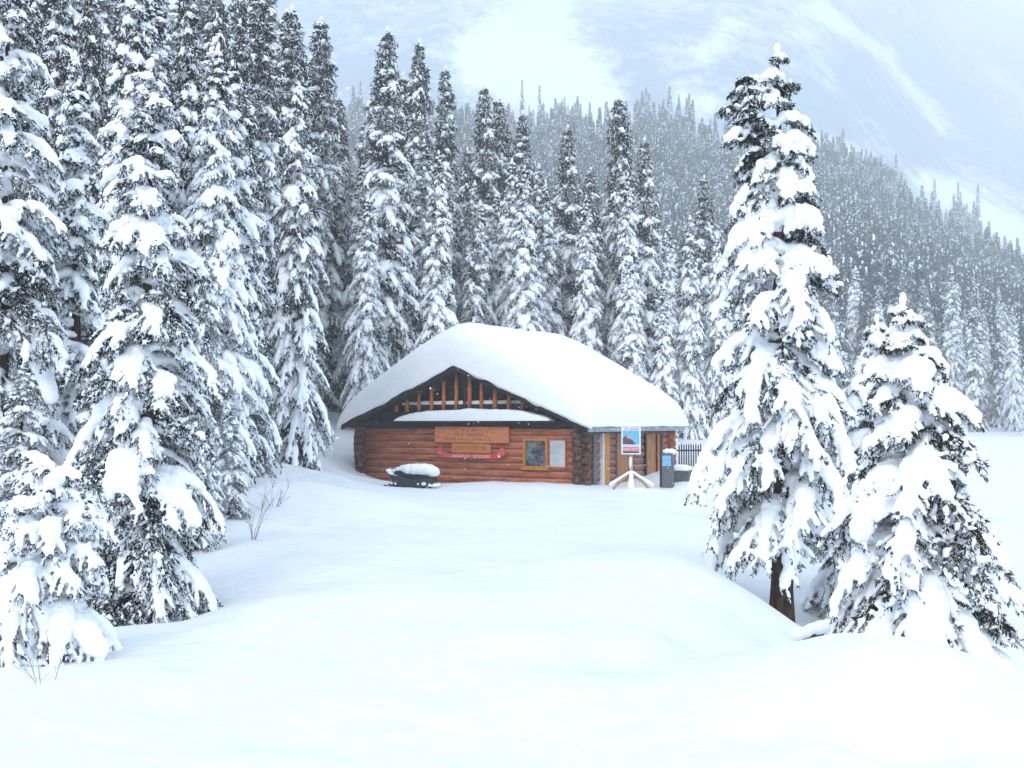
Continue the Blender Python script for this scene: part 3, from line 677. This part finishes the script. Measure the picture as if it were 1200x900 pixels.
def pillow(name, x0, x1, y0, y1, zb, h, parent, nx=40, ny=12, amp=.02, seed=1, pw=4, m=M_SNOW, px_=2.2):
    u = -np.cos(np.linspace(0, pi, nx)); v = -np.cos(np.linspace(0, pi, ny))
    U, V_ = np.meshgrid(u, v, indexing='ij'); X = x0 + (U + 1) / 2 * (x1 - x0); Y = y0 + (V_ + 1) / 2 * (y1 - y0)
    T = np.clip(1 - np.abs(U) ** px_, 0, 1) ** (1 / px_) * np.clip(1 - np.abs(V_) ** pw, 0, 1) ** (1 / pw)
    q = np.stack([X, Y, 0 * X + seed], -1)
    Zt = zb + h * T * (1 + .12 * fbm(q / .5, 3, seed)) + amp * fbm(q / .15, 2, seed) * (T > .05); Zb = np.full_like(Zt, zb)
    V = np.concatenate([np.stack([X, Y, Zt], -1).reshape(-1, 3), np.stack([X, Y, Zb - .002], -1).reshape(-1, 3)])
    i, j = np.meshgrid(np.arange(nx - 1), np.arange(ny - 1), indexing='ij'); a = i * ny + j
    Ft = np.stack([a, a + ny, a + ny + 1, a + 1], -1).reshape(-1, 4); o = nx * ny
    Fb = Ft[:, ::-1] + o
    return link(name, new_mesh(name, V, np.concatenate([Ft, Fb]), True, [m]), parent)
pillow('ledge_snow', ux(466, -.4), -.95, -.66, -.12, WH + .193, .46, cab, 70, 14, seed=3, px_=2.0)
# recessed dark gable wall, its posts and the snow-dusted tie beam
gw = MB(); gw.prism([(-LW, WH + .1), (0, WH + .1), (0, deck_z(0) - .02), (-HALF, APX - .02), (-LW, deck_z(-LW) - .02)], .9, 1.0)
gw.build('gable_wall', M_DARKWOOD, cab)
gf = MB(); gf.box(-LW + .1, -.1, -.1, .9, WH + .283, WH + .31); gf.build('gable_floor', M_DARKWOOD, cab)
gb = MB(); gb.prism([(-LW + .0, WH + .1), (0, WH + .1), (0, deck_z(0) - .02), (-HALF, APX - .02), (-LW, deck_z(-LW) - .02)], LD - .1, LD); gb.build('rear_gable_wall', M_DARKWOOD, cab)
zt = WH + .74
tb = MB(); tb.box(-LW + 1.9, -1.85, .12, .26, zt - .06, zt + .10); tb.build('tie_beam', M_DARKWOOD, cab)
pillow('tie_beam_snow', -LW + 1.95, -1.9, .08, .28, zt + .103, .14, cab, 60, 8, seed=8, px_=6)
b2 = MB(); b2.box(-LW + 1.05, -1.05, -.115, .10, WH + .285, WH + .56); b2.build('sill_beam', M_DARKWOOD, cab, bevel=.01)
for k in range(12):
    x = -HALF + (k - 5.6) * .60 + rl_.uniform(-.05, .05); top = deck_z(x) - .03
    z0 = WH + .565
    if top - z0 < .15: continue
    s_ = MB(); r = rl_.uniform(.07, .095); s_.tube([(x, -.02, z0), (x + rl_.uniform(-.02, .02), -.02, (z0 + top) / 2), (x + rl_.uniform(-.015, .015), -.02, top)], [r, r * .95, r * .9], 10)
    s_.build('gable_post', M_SLAT, cab, True)
kp = MB(); kp.box(-HALF - .08, -HALF + .06, .02, .12, WH + .565, APX - .1); kp.build('king_post', M_DARKWOOD, cab)
# roof deck with rafters and fascia
OV = .42; YB = LD + .25; YF = -.62
def roofdeck():
    mb = MB(); t = .16; xl, xr = -LW - .62, .62
    P = [(xl, deck_z(xl)), (-HALF, APX), (xr, deck_z(xr)), (xr, deck_z(xr) + t), (-HALF, APX + t), (xl, deck_z(xl) + t)]
    V = [(x, YF, z) for x, z in P] + [(x, YB, z) for x, z in P]
    mb.add(V, [(0, 1, 4, 5), (1, 2, 3, 4), (11, 10, 7, 6), (10, 9, 8, 7), (0, 6, 7, 1), (1, 7, 8, 2), (2, 8, 9, 3), (3, 9, 10, 4), (4, 10, 11, 5), (5, 11, 6, 0)])
    for k in range(15):    # rafter tails under the right eave
        y = YF + .3 + k * .58; mb.box(.15, .58, y, y + .09, deck_z(.58) - .13, deck_z(.58) - .004)
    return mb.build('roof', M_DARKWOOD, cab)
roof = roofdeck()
fa = MB(); fa.box(.622, .665, YF, YB, deck_z(.62) - .12, deck_z(.62) + .17); fo = fa.build('fascia_board', M_GREYMETAL, roof)
vb = MB()
for sx in (-1, 1):
    xe = -HALF + sx * (HALF + .62); q0 = (-HALF, APX); q1 = (xe, deck_z(xe))
    V = [(q0[0], y, q0[1] - .10) for y in (YF - .045, YF - .004)] + [(q1[0], y, q1[1] - .10) for y in (YF - .045, YF - .004)] + [(q0[0], y, q0[1] + .14) for y in (YF - .045, YF - .004)] + [(q1[0], y, q1[1] + .14) for y in (YF - .045, YF - .004)]
    vb.add(V, [(0, 2, 3, 1), (4, 5, 7, 6), (0, 4, 6, 2), (1, 3, 7, 5), (0, 1, 5, 4), (2, 6, 7, 3)])
vb.build('barge_board', M_DARKWOOD, roof)
def roofsnow():
    nx, ny = 190, 120
    u = np.sin(np.linspace(-pi / 2, pi / 2, nx)) * .55 + np.linspace(-1, 1, nx) * .45; v = np.sin(np.linspace(-pi / 2, pi / 2, ny)) * .6 + np.linspace(-1, 1, ny) * .4
    U, V_ = np.meshgrid(u, v, indexing='ij')
    x0, x1 = -LW - .78, .82; y0, y1 = YF - .14, YB + .12
    X = x0 + (U + 1) / 2 * (x1 - x0); Y = y0 + (V_ + 1) / 2 * (y1 - y0)
    a = X + HALF; sl = (APX - 2.18) / (HALF + .35)
    deck = APX + .165 - np.abs(a) * sl
    sm = APX + .165 - (np.sqrt(a * a + .25) - .18) * sl
    eU = np.clip(1 - np.abs(U) ** 14, 0, 1) ** (1 / 2.4); eV = np.clip(1 - np.abs(V_) ** 11, 0, 1) ** (1 / 2.4)
    q = np.stack([X, Y, 0 * X], -1)
    th = 1.78 + .10 * fbm(q / 2.2, 3, 4) + .10 * np.exp(-(a / 1.6) ** 2) - .62 * sstep(1.2, 5.9, np.abs(a)) - .05 * sstep(2, 9, Y)
    top = deck + (sm + th - deck) * eU * eV + .012 * fbm(q / .3, 3, 6) * eU * eV
    # the edge sags and bulges outward
    bulge = .12 * (np.abs(U) ** 6) * eV; sag = .10 * fbm(np.stack([Y / .7, 0 * Y, X * 0 + np.sign(U)], -1), 3, 2)
    Zb = deck - .0 - (np.where(U > 0, .02, .17) + sag * np.where(U > 0, .5, 1)) * sstep(.955, 1, np.abs(U)) - (.09 + .10 * fbm(np.stack([X / .5, 0 * X, 0 * X], -1), 3, 12)) * sstep(.965, 1, -V_) + .003
    Xt = X + np.sign(U) * bulge * np.clip((top - deck) / 1.2, 0, 1) * 0; 
    top = np.maximum(top, Zb + .002)
    V = np.concatenate([np.stack([Xt, Y, top], -1).reshape(-1, 3), np.stack([X, Y, Zb], -1).reshape(-1, 3)])
    i, j = np.meshgrid(np.arange(nx - 1), np.arange(ny - 1), indexing='ij'); b = i * ny + j
    Ft = np.stack([b, b + ny, b + ny + 1, b + 1], -1).reshape(-1, 4); Fb = Ft[:, ::-1] + nx * ny
    # rim between top and bottom
    rim = [k * ny for k in range(nx)] + [(nx - 1) * ny + k for k in range(1, ny)] + [k * ny + ny - 1 for k in range(nx - 2, -1, -1)] + [k for k in range(ny - 2, 0, -1)]
    rm = np.array([(rim[k], rim[k] + nx * ny, rim[(k + 1) % len(rim)] + nx * ny, rim[(k + 1) % len(rim)]) for k in range(len(rim))])
    me = new_mesh('snow_cap', V, np.concatenate([Ft, Fb, rm]), True, [M_SNOW])
    o = link('snow_cap', me, roof); o['label'] = 'metre-thick rounded snow on the roof'
    return o
roofsnow()
ic = MB()
for k in range(70):      # short icicles and frozen fringe along the right eave
    y = YF + .1 + rl_.uniform(0, YB - YF - .2); l = rl_.uniform(.03, .13); r = rl_.uniform(.012, .03)
    ic.tube([(.69, y, deck_z(.62) + .03), (.69, y, deck_z(.62) + .03 - l * .5), (.69, y, deck_z(.62) + .03 - l)], [r, r * .6, .002], 6)
ic.build('icicle_fringe', M_SNOW, roof, True)

# window and shutter panel on the front wall  (local x from pixel column)
xw0, xw1 = ux(613), ux(642); zw0, zw1 = zpx(549, xw0), zpx(513.5, xw0)
def frame_mb(x0, x1, z0, z1, y0, y1, w):
    m = MB(); m.box(x0, x0 + w, y0, y1, z0, z1); m.box(x1 - w, x1, y0, y1, z0, z1); m.box(x0 + w, x1 - w, y0, y1, z0, z0 + w); m.box(x0 + w, x1 - w, y0, y1, z1 - w, z1); return m
wi = frame_mb(xw0, xw1, zw0, zw1, -.20, -.05, .10).build('window', M_ORANGE, cab, bevel=.008)
g_ = MB(); g_.box(xw0 + .10, xw1 - .10, -.135, -.125, zw0 + .10, zw1 - .10); g_.build('pane', M_CURTAIN, wi)
s_ = MB(); s_.box(xw0 - .05, xw1 + .05, -.26, -.203, zw0 - .035, zw0 + .03); s_.build('sill', M_ORANGE, wi)
xs0, xs1 = ux(644.5), ux(663); p_ = MB(); p_.box(xs0, xs1, -.19, -.05, zpx(547, xs0), zpx(516, xs0)); sh = p_.build('shutter_panel', M_SHUTTER, cab, bevel=.01)
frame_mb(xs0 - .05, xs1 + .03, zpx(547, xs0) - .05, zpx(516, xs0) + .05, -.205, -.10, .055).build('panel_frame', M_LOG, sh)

# signs fixed to the wall
x0, x1 = ux(510, -.24), ux(596.5, -.24); z1 = zpx(500, x0, -.24) ; z0 = zpx(519, (x0 + x1) / 2, -.24)
sg = empty('wall_sign', (0, 0, 0)); sg.parent = None
Mw = cab.matrix_basis.copy()
def at_cab(name, lx, ly, lz):    # an Empty standing at a point given in the cabin's own axes
    c, s = cos(radians(TH)), sin(radians(TH))
    return empty(name, (2.47 + lx * c + ly * s, 36 - lx * s + ly * c, lz), -radians(TH))
bpy.data.objects.remove(sg)
def letters(mb, x0, x1, z0, z1, y, n, seed, thick=.03):    # worn lettering: upright, slanted and cross strokes
    r = random.Random(seed); w = (x1 - x0) / n
    for k in range(n):
        if r.random() < .1: continue
        a = x0 + k * w + w * .12; b = a + w * .66; t = r.randint(0, 5); y1 = y + .004
        mb.box(a, a + w * .2, y, y1, z0, z1)
        if t in (0, 2, 4): mb.box(b - w * .2, b, y, y1, z0, z1)
        if t in (1, 2, 3): mb.box(a + w * .2, b, y, y1, z1 - (z1 - z0) * .18, z1)
        if t in (1, 3, 5): mb.box(a + w * .2, b, y, y1, z0, z0 + (z1 - z0) * .18)
        if t in (0, 3, 4): mb.box(a + w * .2, b - w * .2, y, y1, (z0 + z1) / 2 - .01, (z0 + z1) / 2 + .012)
o = at_cab('wooden_sign', (x0 + x1) / 2, -.24, z0); tag(o, 'long orange-brown wooden name board, topmost of the signs on the front wall', 'sign', 'signs on the cabin front wall')
w2 = (x1 - x0) / 2; hh = z1 - z0
m = MB(); m.box(-w2, w2, -.035, .035, 0, hh); m.build('board', M_SIGNWOOD, o, bevel=.012)
m = MB(); letters(m, -w2 * .45, w2 * .35, hh * .42, hh * .62, -.04, 9, 4); letters(m, -w2 * .25, w2 * .30, hh * .72, hh * .86, -.04, 8, 2); letters(m, -w2 * .7, w2 * .55, hh * .14, hh * .30, -.04, 15, 9); m.build('lettering', M_CARVE, o)
x0, x1 = ux(530, -.22), ux(576, -.22); za, zb_ = zpx(531, (x0 + x1) / 2), zpx(519.5, (x0 + x1) / 2)
o = at_cab('wooden_sign', (x0 + x1) / 2, -.24, za); tag(o, 'short wooden board hung between the long name board and the red canoe', 'sign', 'signs on the cabin front wall')
w2 = (x1 - x0) / 2; hh = zb_ - za
m = MB(); m.box(-w2, w2, -.03, .03, 0, hh - .01); m.build('board', M_SIGNWOOD2, o, bevel=.01)
m = MB(); letters(m, -w2 * .85, w2 * .8, hh * .35, hh * .65, -.035, 13, 12); m.build('lettering', M_CARVE, o)
# red canoe silhouette
x0, x1 = ux(513.5, -.3), ux(592.5, -.3); zc0, zc1 = zpx(538, (x0 + x1) / 2, -.3), zpx(524, (x0 + x1) / 2, -.3)
o = at_cab('canoe_sign', (x0 + x1) / 2, -.30, zc0); tag(o, 'red canoe-shaped sign with pale lettering, lowest on the front wall', 'sign', 'signs on the cabin front wall')
w2 = (x1 - x0) / 2; hh = zc1 - zc0
top = []; bot = []
for k in range(33):
    t = -1 + 2 * k / 32; a = abs(t)
    top.append((t * w2, hh * (.42 + .58 * sstep(.74, .93, a) - .30 * sstep(.955, 1.0, a))))
    bot.append((t * w2 * .995, hh * (.06 + .05 * a ** 2 + .36 * sstep(.86, 1.0, a))))
m = MB(); V = [(x, y, z) for y in (-.06, .04) for (x, z) in top + bot]; n_ = 33
Fs = []
for k in range(n_ - 1):
    Fs += [(k, n_ + k, n_ + k + 1, k + 1), (2 * n_ + k, 2 * n_ + k + 1, 3 * n_ + k + 1, 3 * n_ + k), (k, k + 1, 2 * n_ + k + 1, 2 * n_ + k), (n_ + k, 3 * n_ + k, 3 * n_ + k + 1, n_ + k + 1)]
Fs += [(0, 2 * n_, 3 * n_, n_), (n_ - 1, 2 * n_ - 1, 4 * n_ - 1, 3 * n_ - 1)]
m.add(V, Fs); m.build('canoe', M_RED, o)
m = MB(); letters(m, -w2 * .62, w2 * .60, hh * .13, hh * .36, -.066, 22, 31); m.build('lettering', M_LETTER, o)

# side wall features: post, doors, pink weathered log strips
def board(name, p0, p1, pyb, pyt, X0, X1, m, parent=cab, bev=.01):
    y0, y1 = ty(p0), ty(p1); z0 = max(-.25, zs(pyb, (y0 + y1) / 2)); z1_ = min(zs(pyt, (y0 + y1) / 2), deck_z(.3) - .05)
    b = MB(); b.box(X0, X1, y0, y1, z0, z1_); return b.build(name, m, parent, bevel=bev), (y0, y1, z0, z1_)
board('downpipe', 693.5, 697, 590, 508, .15, .24, M_GREYWOOD)
pk = MB()
for i in range(9):
    z = Z0 + .14 + SP * (i + .5)
    if z > 2.1: break
    for (a, b_) in ((697.4, 703.5), (711.5, 721.8), (742.5, 754.5)):
        log(pk, (.035, ty(a), z), (.035, ty(b_), z), LR)
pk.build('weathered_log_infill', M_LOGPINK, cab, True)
d1, q = board('door', 704.5, 711.5, 600, 507.5, .10, .26, M_ORANGE)
b_ = MB(); b_.box(.10, .275, q[0] - .10, q[0] - .004, q[2], q[3]); b_.build('door_frame', M_WHITEPAINT, d1)
d2, q = board('door', 722, 736, 600, 507.5, .10, .20, M_OCHRE)
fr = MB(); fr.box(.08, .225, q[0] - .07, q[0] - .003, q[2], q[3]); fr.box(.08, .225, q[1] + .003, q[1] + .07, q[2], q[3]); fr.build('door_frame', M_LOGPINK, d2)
hn = MB(); hn.tube([(.21, q[1] - .15, .95), (.27, q[1] - .15, .95), (.27, q[1] - .25, .95)], .014, 8); hn.build('handle', M_BLACK, d2)
d3, q = board('door', 755.5, 767, 600, 508.5, .10, .20, M_OCHRE); d3['label'] = 'brownish door stained dark at its foot'
hn = MB(); hn.tube([(.21, q[1] - .12, .95), (.27, q[1] - .12, .95), (.27, q[1] - .22, .95)], .014, 8); hn.build('handle', M_BLACK, d3)
fr = MB(); fr.box(.08, .235, q[1] + .003, q[1] + .06, q[2], q[3]); fr.box(.08, .235, q[0] - .06, q[0] - .003, q[2], q[3]); fr.build('door_frame', M_DARKWOOD, d3)
board('corner_board', 769.8, 774.5, 600, 508, .12, .20, M_SLAT)

# ------------------------------------------------------------------ things round the cabin
# poster on a wooden stand with splayed snow-covered legs
Ds = 33.2; sx = wpt(739.6, 0, Ds)[0]; zg = gz(sx, Ds)
st = empty('sign_stand', (sx, Ds, zg), -radians(8)); tag(st, 'pine sign stand with splayed snow-covered legs in front of the doors', 'stand')
zt_ = EYE - (529 - HZ) / F * Ds - zg; zj = EYE - (556 - HZ) / F * Ds - zg
m = MB(); m.box(-.05, .05, -.05, .05, -.3, zt_ + .55); m.build('post', M_PLANK, st, bevel=.006)
for a in (-1, 1):
    m = MB(); m.tube([(a * .05, -.02, zj + .02), (a * .36, -.14, .22), (a * .60, -.24, -.02)], .045, 4); m.build('leg', M_PLANK, st)
m = MB(); m.tube([(0, -.07, zj + .05), (0, -.35, .25), (0, -.6, 0)], .045, 4); m.build('leg', M_PLANK, st)
def snow_chain(name, pts, rads, parent, vox=.02, lab=None, amp=.01):
    pts = np.array(pts, float); rads = np.array(rads, float)
    d = np.gradient(pts, axis=0) + 1e-6; rng = np.random.default_rng(4)
    sg_ = np.linalg.norm(d, axis=1)
    V, Fs = ellipsoids(pts, d, sg_ * .8 + rads * .4, rads, rads * .8, 2, rng, .0)
    me = remesh(V, Fs, vox, 3, .6); mesh_noise(me, amp, .08, 5); me.materials.clear(); me.materials.append(M_SNOW); me.name = name
    o = link(name, me, parent)
    return o
for a in (-1, 1):
    q = [(a * (.03 + .62 * t), -.03 - .22 * t, zj + .10 - (zj - .05) * t) for t in np.linspace(0, 1, 9)]
    snow_chain('leg_snow', q, [.05 + .03 * t for t in np.linspace(0, 1, 9)], st)
snow_chain('leg_snow', [(0, -.12 - .5 * t, zj + .02 - (zj - .06) * t) for t in np.linspace(0, 1, 8)], [.07 + .04 * t for t in np.linspace(0, 1, 8)], st)
snow_chain('post_snow', [(-.03, -.06, zt_ - .25 - .3 * t) for t in np.linspace(0, 1, 5)], [.05, .06, .05, .045, .03], st)
pw_, ph_ = 22.5 / F * Ds, 33 / F * Ds
po = empty('poster_board', (sx - .02, Ds - .10, EYE - (532.5 - HZ) / F * Ds), -radians(8)); tag(po, 'framed poster of a dark hill under blue sky with red bands, on the pine stand', 'poster')
w = pw_ / 2
m = MB(); m.box(-w, w, -.02, .02, 0, ph_); m.build('backing', M_WHITEPAINT, po)
def flat(name, poly, y, mt, par=po):
    k = MB(); n = len(poly); k.add([(x, y, z) for x, z in poly] + [(x, y + .003, z) for x, z in poly], [tuple(range(n)), tuple(range(n, 2 * n))[::-1]] + [(i, i + n, (i + 1) % n + n, (i + 1) % n) for i in range(n)])
    return k.build(name, mt, par)
a, b = -w * .84, w * .84
pic = flat('picture', [(a, ph_ * .36), (b, ph_ * .36), (b, ph_ * .84), (a, ph_ * .84)], -.026, M_PSKY)
flat('hill', [(a, ph_ * .36), (w * .52, ph_ * .36), (w * .30, ph_ * .42), (w * .0, ph_ * .62), (-w * .22, ph_ * .74), (-w * .42, ph_ * .70), (-w * .6, ph_ * .64), (a, ph_ * .58)], -.031, M_PDARK, pic)
flat('figure', [(-w * .5, ph_ * .60), (-w * .2, ph_ * .56), (w * .2, ph_ * .50), (w * .05, ph_ * .62), (-w * .22, ph_ * .745), (-w * .42, ph_ * .705)], -.035, M_PPINK, pic)
flat('water', [(a, ph_ * .30), (b, ph_ * .30), (b, ph_ * .357), (a, ph_ * .357)], -.026, M_PGREY, pic)
m = MB(); letters(m, -w * .66, w * .84, ph_ * .86, ph_ * .935, -.026, 9, 6); m.build('heading', M_PRED, po)
bd = flat('red_band', [(a, ph_ * .13), (b, ph_ * .13), (b, ph_ * .27), (a, ph_ * .27)], -.026, M_PRED)
m = MB(); letters(m, a * .9, b * .9, ph_ * .17, ph_ * .22, -.031, 10, 16); m.build('lettering', M_WHITEPAINT, bd)
flat('dark_strip', [(a, ph_ * .05), (b, ph_ * .05), (b, ph_ * .115), (a, ph_ * .115)], -.026, M_PDARK)
pl = pillow('poster_snow', -w * .95, w * .95, -.05, .04, ph_ + .002, .07, po, 20, 8, px_=3, amp=.005)

# notice box with a light blue panel, snow on top
Db = 37.5; bx = wpt(782.5, 0, Db)[0]; g0 = gz(bx, Db)
nb_ = empty('notice_box', (bx, Db, g0 - .2), -radians(20)); tag(nb_, 'dark notice box with a light blue sheet by the cabin far corner', 'notice box')
hb = EYE - (531 - HZ) / F * Db - g0 + .2; wbx = 12.5 / F * Db / 2
m = MB(); m.box(-wbx, wbx, -.18, .18, 0, hb); m.build('cabinet', M_GREYWOOD, nb_, bevel=.015)
zz1 = EYE - (534 - HZ) / F * Db - g0 + .2; zz0 = EYE - (546 - HZ) / F * Db - g0 + .2
m = MB(); m.box(-wbx * .88, wbx * .72, -.2, -.183, zz0, zz1); m.build('blue_sheet', M_BLUE, nb_)
m = MB(); m.box(-wbx - .10, -wbx + .02, -.10, .0, 0, hb + .72); m.box(-wbx - .12, -wbx + .1, -.12, .02, hb + .72, hb + .78); m.build('post', M_BLACK, nb_)
snow_chain('box_snow', [(x, -.02, hb + .05) for x in np.linspace(-wbx * .6, wbx * 1.15, 5)], [.10, .15, .13, .16, .12], nb_, amp=.02)
# picket fence
Dp = 43.0; xa, xb = wpt(794, 0, Dp)[0], wpt(822, 0, Dp)[0]; g0 = gz(xa, Dp)
fe = empty('picket_fence', (xa, Dp, g0 - .2)); tag(fe, 'short run of black pickets right of the cabin', 'fence')
zt_ = EYE - (520 - HZ) / F * Dp - g0 + .2; zb2 = EYE - (556 - HZ) / F * Dp - g0 + .2; np_ = 10
for k in range(np_):
    x = (xb - xa) * (k + .3) / np_; e = rl_.uniform(-.03, .03)
    m = MB(); m.prism([(x, zb2 - .5), (x + .055, zb2 - .5), (x + .055, zt_ - .08 + e), (x + .027, zt_ + e), (x, zt_ - .08 + e)], -.015, .015); m.build('picket', M_BLACK, fe)
for h in (.2, .75):
    m = MB(); m.box(-.05, xb - xa, .018, .05, zb2 + (zt_ - zb2) * h, zb2 + (zt_ - zb2) * h + .07); m.build('rail', M_BLACK, fe)
# grey bin
Dg = 38.5; gx = wpt(799, 0, Dg)[0]; g0 = gz(gx, Dg) - .35
bn = empty('storage_bin', (gx, Dg, g0), -radians(25)); tag(bn, 'grey slatted bin half buried in snow below the black pickets', 'bin')
h_ = EYE - (551 - HZ) / F * Dg - g0
m = MB()
for k in range(9): m.box(-.36 + k * .081, -.36 + k * .081 + .072, -.3, -.27, 0, h_ - .05)
m.box(-.355, .36, -.268, .3, 0, h_ - .06); m.build('body', M_GREYWOOD, bn)
m = MB(); m.box(-.39, .39, -.33, .33, h_ - .05, h_); m.build('lid', M_GREYWOOD, bn, bevel=.01)
pillow('lid_snow', -.42, .3, -.33, .33, h_ + .002, .22, bn, 20, 16, px_=3, amp=.02)

# snowmobile half buried left of the wall signs
Dm = 34.3; sxm = wpt(483, 0, Dm)[0]; g0 = gz(sxm, Dm)
sm = empty('snowmobile', (sxm, Dm, g0 - .12), radians(-8)); tag(sm, 'black snow-covered snowmobile parked against the front wall by its left corner', 'snowmobile')
u = Dm / F
def P2(px, py): return ((px - 483) * u, EYE - (py - HZ) / F * Dm - (g0 - .12))
body = [P2(456, 555), P2(462, 562), P2(474, 571), P2(497, 571.5), P2(511, 566), P2(510, 560), P2(486, 561.5), P2(466, 556.5)]
m = MB(); m.prism(body, -.34, .30); m.build('hull', M_BLACK, sm, bevel=.03)
cowl = [P2(463, 555), P2(466, 552), P2(473, 551), P2(480, 556), P2(511, 558.5), P2(511, 563.2), P2(484, 563.5), P2(472, 558)]
m = MB(); m.prism(cowl, -.28, .26); m.build('seat', M_RUBBER, sm, bevel=.02)
for sgn in (-1, 1):
    m = MB(); m.tube([(P2(452.5, 569)[0], sgn * .28, P2(0, 569)[1] + .03), (P2(456, 569)[0], sgn * .28, P2(0, 570)[1]), (P2(466, 570)[0], sgn * .28, P2(0, 570.5)[1]), (P2(474, 570)[0], sgn * .28, P2(0, 571)[1])], [.03, .045, .045, .03], 8)
    sk = m.build('ski', M_BLACK, sm, True)
    m = MB(); m.tube([(P2(464, 0)[0], sgn * .28, P2(0, 570)[1]), (P2(461, 0)[0], sgn * .16, P2(0, 560)[1])], .022, 6); m.build('ski_strut', M_BLACK, sk)
m = MB(); m.tube([(P2(503, 0)[0], .0, P2(0, 570)[1]), (P2(514, 0)[0], -.25, P2(0, 575)[1])], .03, 6); m.build('rear_bar', M_BLACK, sm)
def sm_snow(name, tops_, wd, seed):
    V_, F_ = [], []; rng = np.random.default_rng(seed); cs = []; rr = []
    for (px, py, r) in tops_:
        x, z = P2(px, py)
        for yy in np.linspace(-wd, wd, 4): cs.append((x + rng.normal(0, .015), yy, z - r * .8)); rr.append(r)
    cs = np.array(cs); rr = np.array(rr); d = np.tile([[1., 0, 0.01]], (len(cs), 1))
    V, Fs = ellipsoids(cs, d, rr * 1.25, rr * 1.1, rr * .85, 2, rng, 0); me = remesh(V, Fs, .022, 4, .6); mesh_noise(me, .015, .09, seed); me.materials.clear(); me.materials.append(M_SNOW)
    return link(name, me, sm)
sm_snow('seat_snow', [(463, 549.5, .06), (468, 547, .09), (474, 545, .13), (481, 544, .20), (488, 543.6, .22), (495, 543.6, .22), (502, 544.5, .21), (507, 547, .18), (509, 551, .13)], .2, 1)
sm_snow('cowl_snow', [(455.5, 549.5, .05), (457, 551, .06), (460, 553, .075), (465, 555.8, .075), (470, 558.4, .075), (475, 560.5, .08), (480, 562, .085), (486, 563, .09), (493, 563.5, .10), (500, 563, .12), (506, 564, .10), (512, 566, .08)], .24, 2)

# snow-topped fallen log at the foot of the two-topped spruce
lg = empty('fallen_log', (wpt(905, 0, 12.2)[0], 12.2, 0)); tag(lg, 'short snow-topped fallen log at the foot of the two-topped spruce', 'log')
pa, pb_ = wpt(904, 765, 12.0), wpt(958, 744, 11.4)
o3 = np.array([wpt(905, 0, 12.2)[0], 12.2, 0])
m = MB(); q = np.linspace(np.array(pa), np.array(pb_), 6) - o3; m.tube(q, [.095, .09, .09, .085, .08, .08], 12); m.build('stem', M_BARK, lg, True)
q2 = q.copy(); q2[:, 2] += .10; q2 = np.concatenate([q2, [q2[-1] + (q2[-1] - q2[-2]) * .7]])
snow_chain('stem_snow', q2, [.07, .10, .11, .12, .11, .10, .08], lg, amp=.015)

# bare shrub stems
def shrub(px, D, h, n, seed, lab, spread=.5):
    r = random.Random(seed); x = wpt(px, 0, D)[0]; g = gz(x, D)
    o = empty('bare_shrub', (x, D, g - .05)); tag(o, lab, 'shrub')
    m = MB()
    def grow(p, d, l, rad, dep):
        q = [np.array(p)]; dd = np.array(d, float)
        for k in range(4):
            dd = dd + np.array([r.gauss(0, .13), r.gauss(0, .13), r.gauss(0, .06)]); dd /= np.linalg.norm(dd); q.append(q[-1] + dd * l / 4)
        m.tube(q, np.linspace(rad, rad * .4, 5), 5)
        if dep > 0:
            for k in range(r.randint(2, 4)):
                i = r.randint(1, 4); a = dd + np.array([r.gauss(0, .5), r.gauss(0, .4), r.gauss(.1, .3)]); a /= np.linalg.norm(a); grow(q[i], a, l * r.uniform(.35, .6), rad * .55, dep - 1)
    for k in range(n):
        a = r.uniform(0, 6.28); s = r.uniform(.1, spread); d = np.array([cos(a) * s, sin(a) * s, 1]); grow((cos(a) * .05, sin(a) * .05, 0), d / np.linalg.norm(d), h * r.uniform(.6, 1), .0036 * D / 12, 2)
    m.build('stems', M_TWIG, o, True)
shrub(296, 16.5, .75, 5, 3, 'thin bare shrub beside the left forest edge, uphill of the clearing', .8)
shrub(322, 21, .6, 5, 9, 'small bare shrub reaching toward the cabin from the forest edge', 1.2)
shrub(60, 7.4, .45, 4, 5, 'bare twigs poking from the snow below the smothered sapling', .9)
shrub(212, 11.5, .35, 3, 6, 'tiny bare twigs in the hollow beside the big left spruce', .9)

# ------------------------------------------------------------------ falling snow and haze
def flakes():
    rng = np.random.default_rng(77); n = 4200
    p = np.stack([rng.uniform(-12, 12, n), rng.uniform(3.5, 36, n), rng.uniform(0.8, 9, n)], 1)
    r = rng.uniform(.004, .009, n)
    d = rng.normal(size=(n, 3)); V, Fs = ellipsoids(p, d, r * rng.uniform(1, 1.6, n), r, r * .8, 0, rng, .15)
    o = link('falling_snow', new_mesh('falling_snow', V, Fs, True, [M_SNOW])); tag(o, 'scattered snowflakes drifting down through the air', 'snowflakes', kind='stuff')
flakes()
def haze():
    m = bpy.data.materials.new('haze'); m.use_nodes = True; nt = m.node_tree; nt.nodes.clear()
    v = nt.nodes.new('ShaderNodeVolumePrincipled'); v.inputs['Color'].default_value = (.965, .985, 1.0, 1); v.inputs['Density'].default_value = HAZE; v.inputs['Anisotropy'].default_value = .0
    out = nt.nodes.new('ShaderNodeOutputMaterial'); nt.links.new(v.outputs[0], out.inputs['Volume'])
    b = MB(); b.box(-3000, 3000, -460, 2700, -80, 1750); o = b.build('haze', m); tag(o, 'pale blue snowy air filling the valley', 'haze', kind='stuff')
haze()
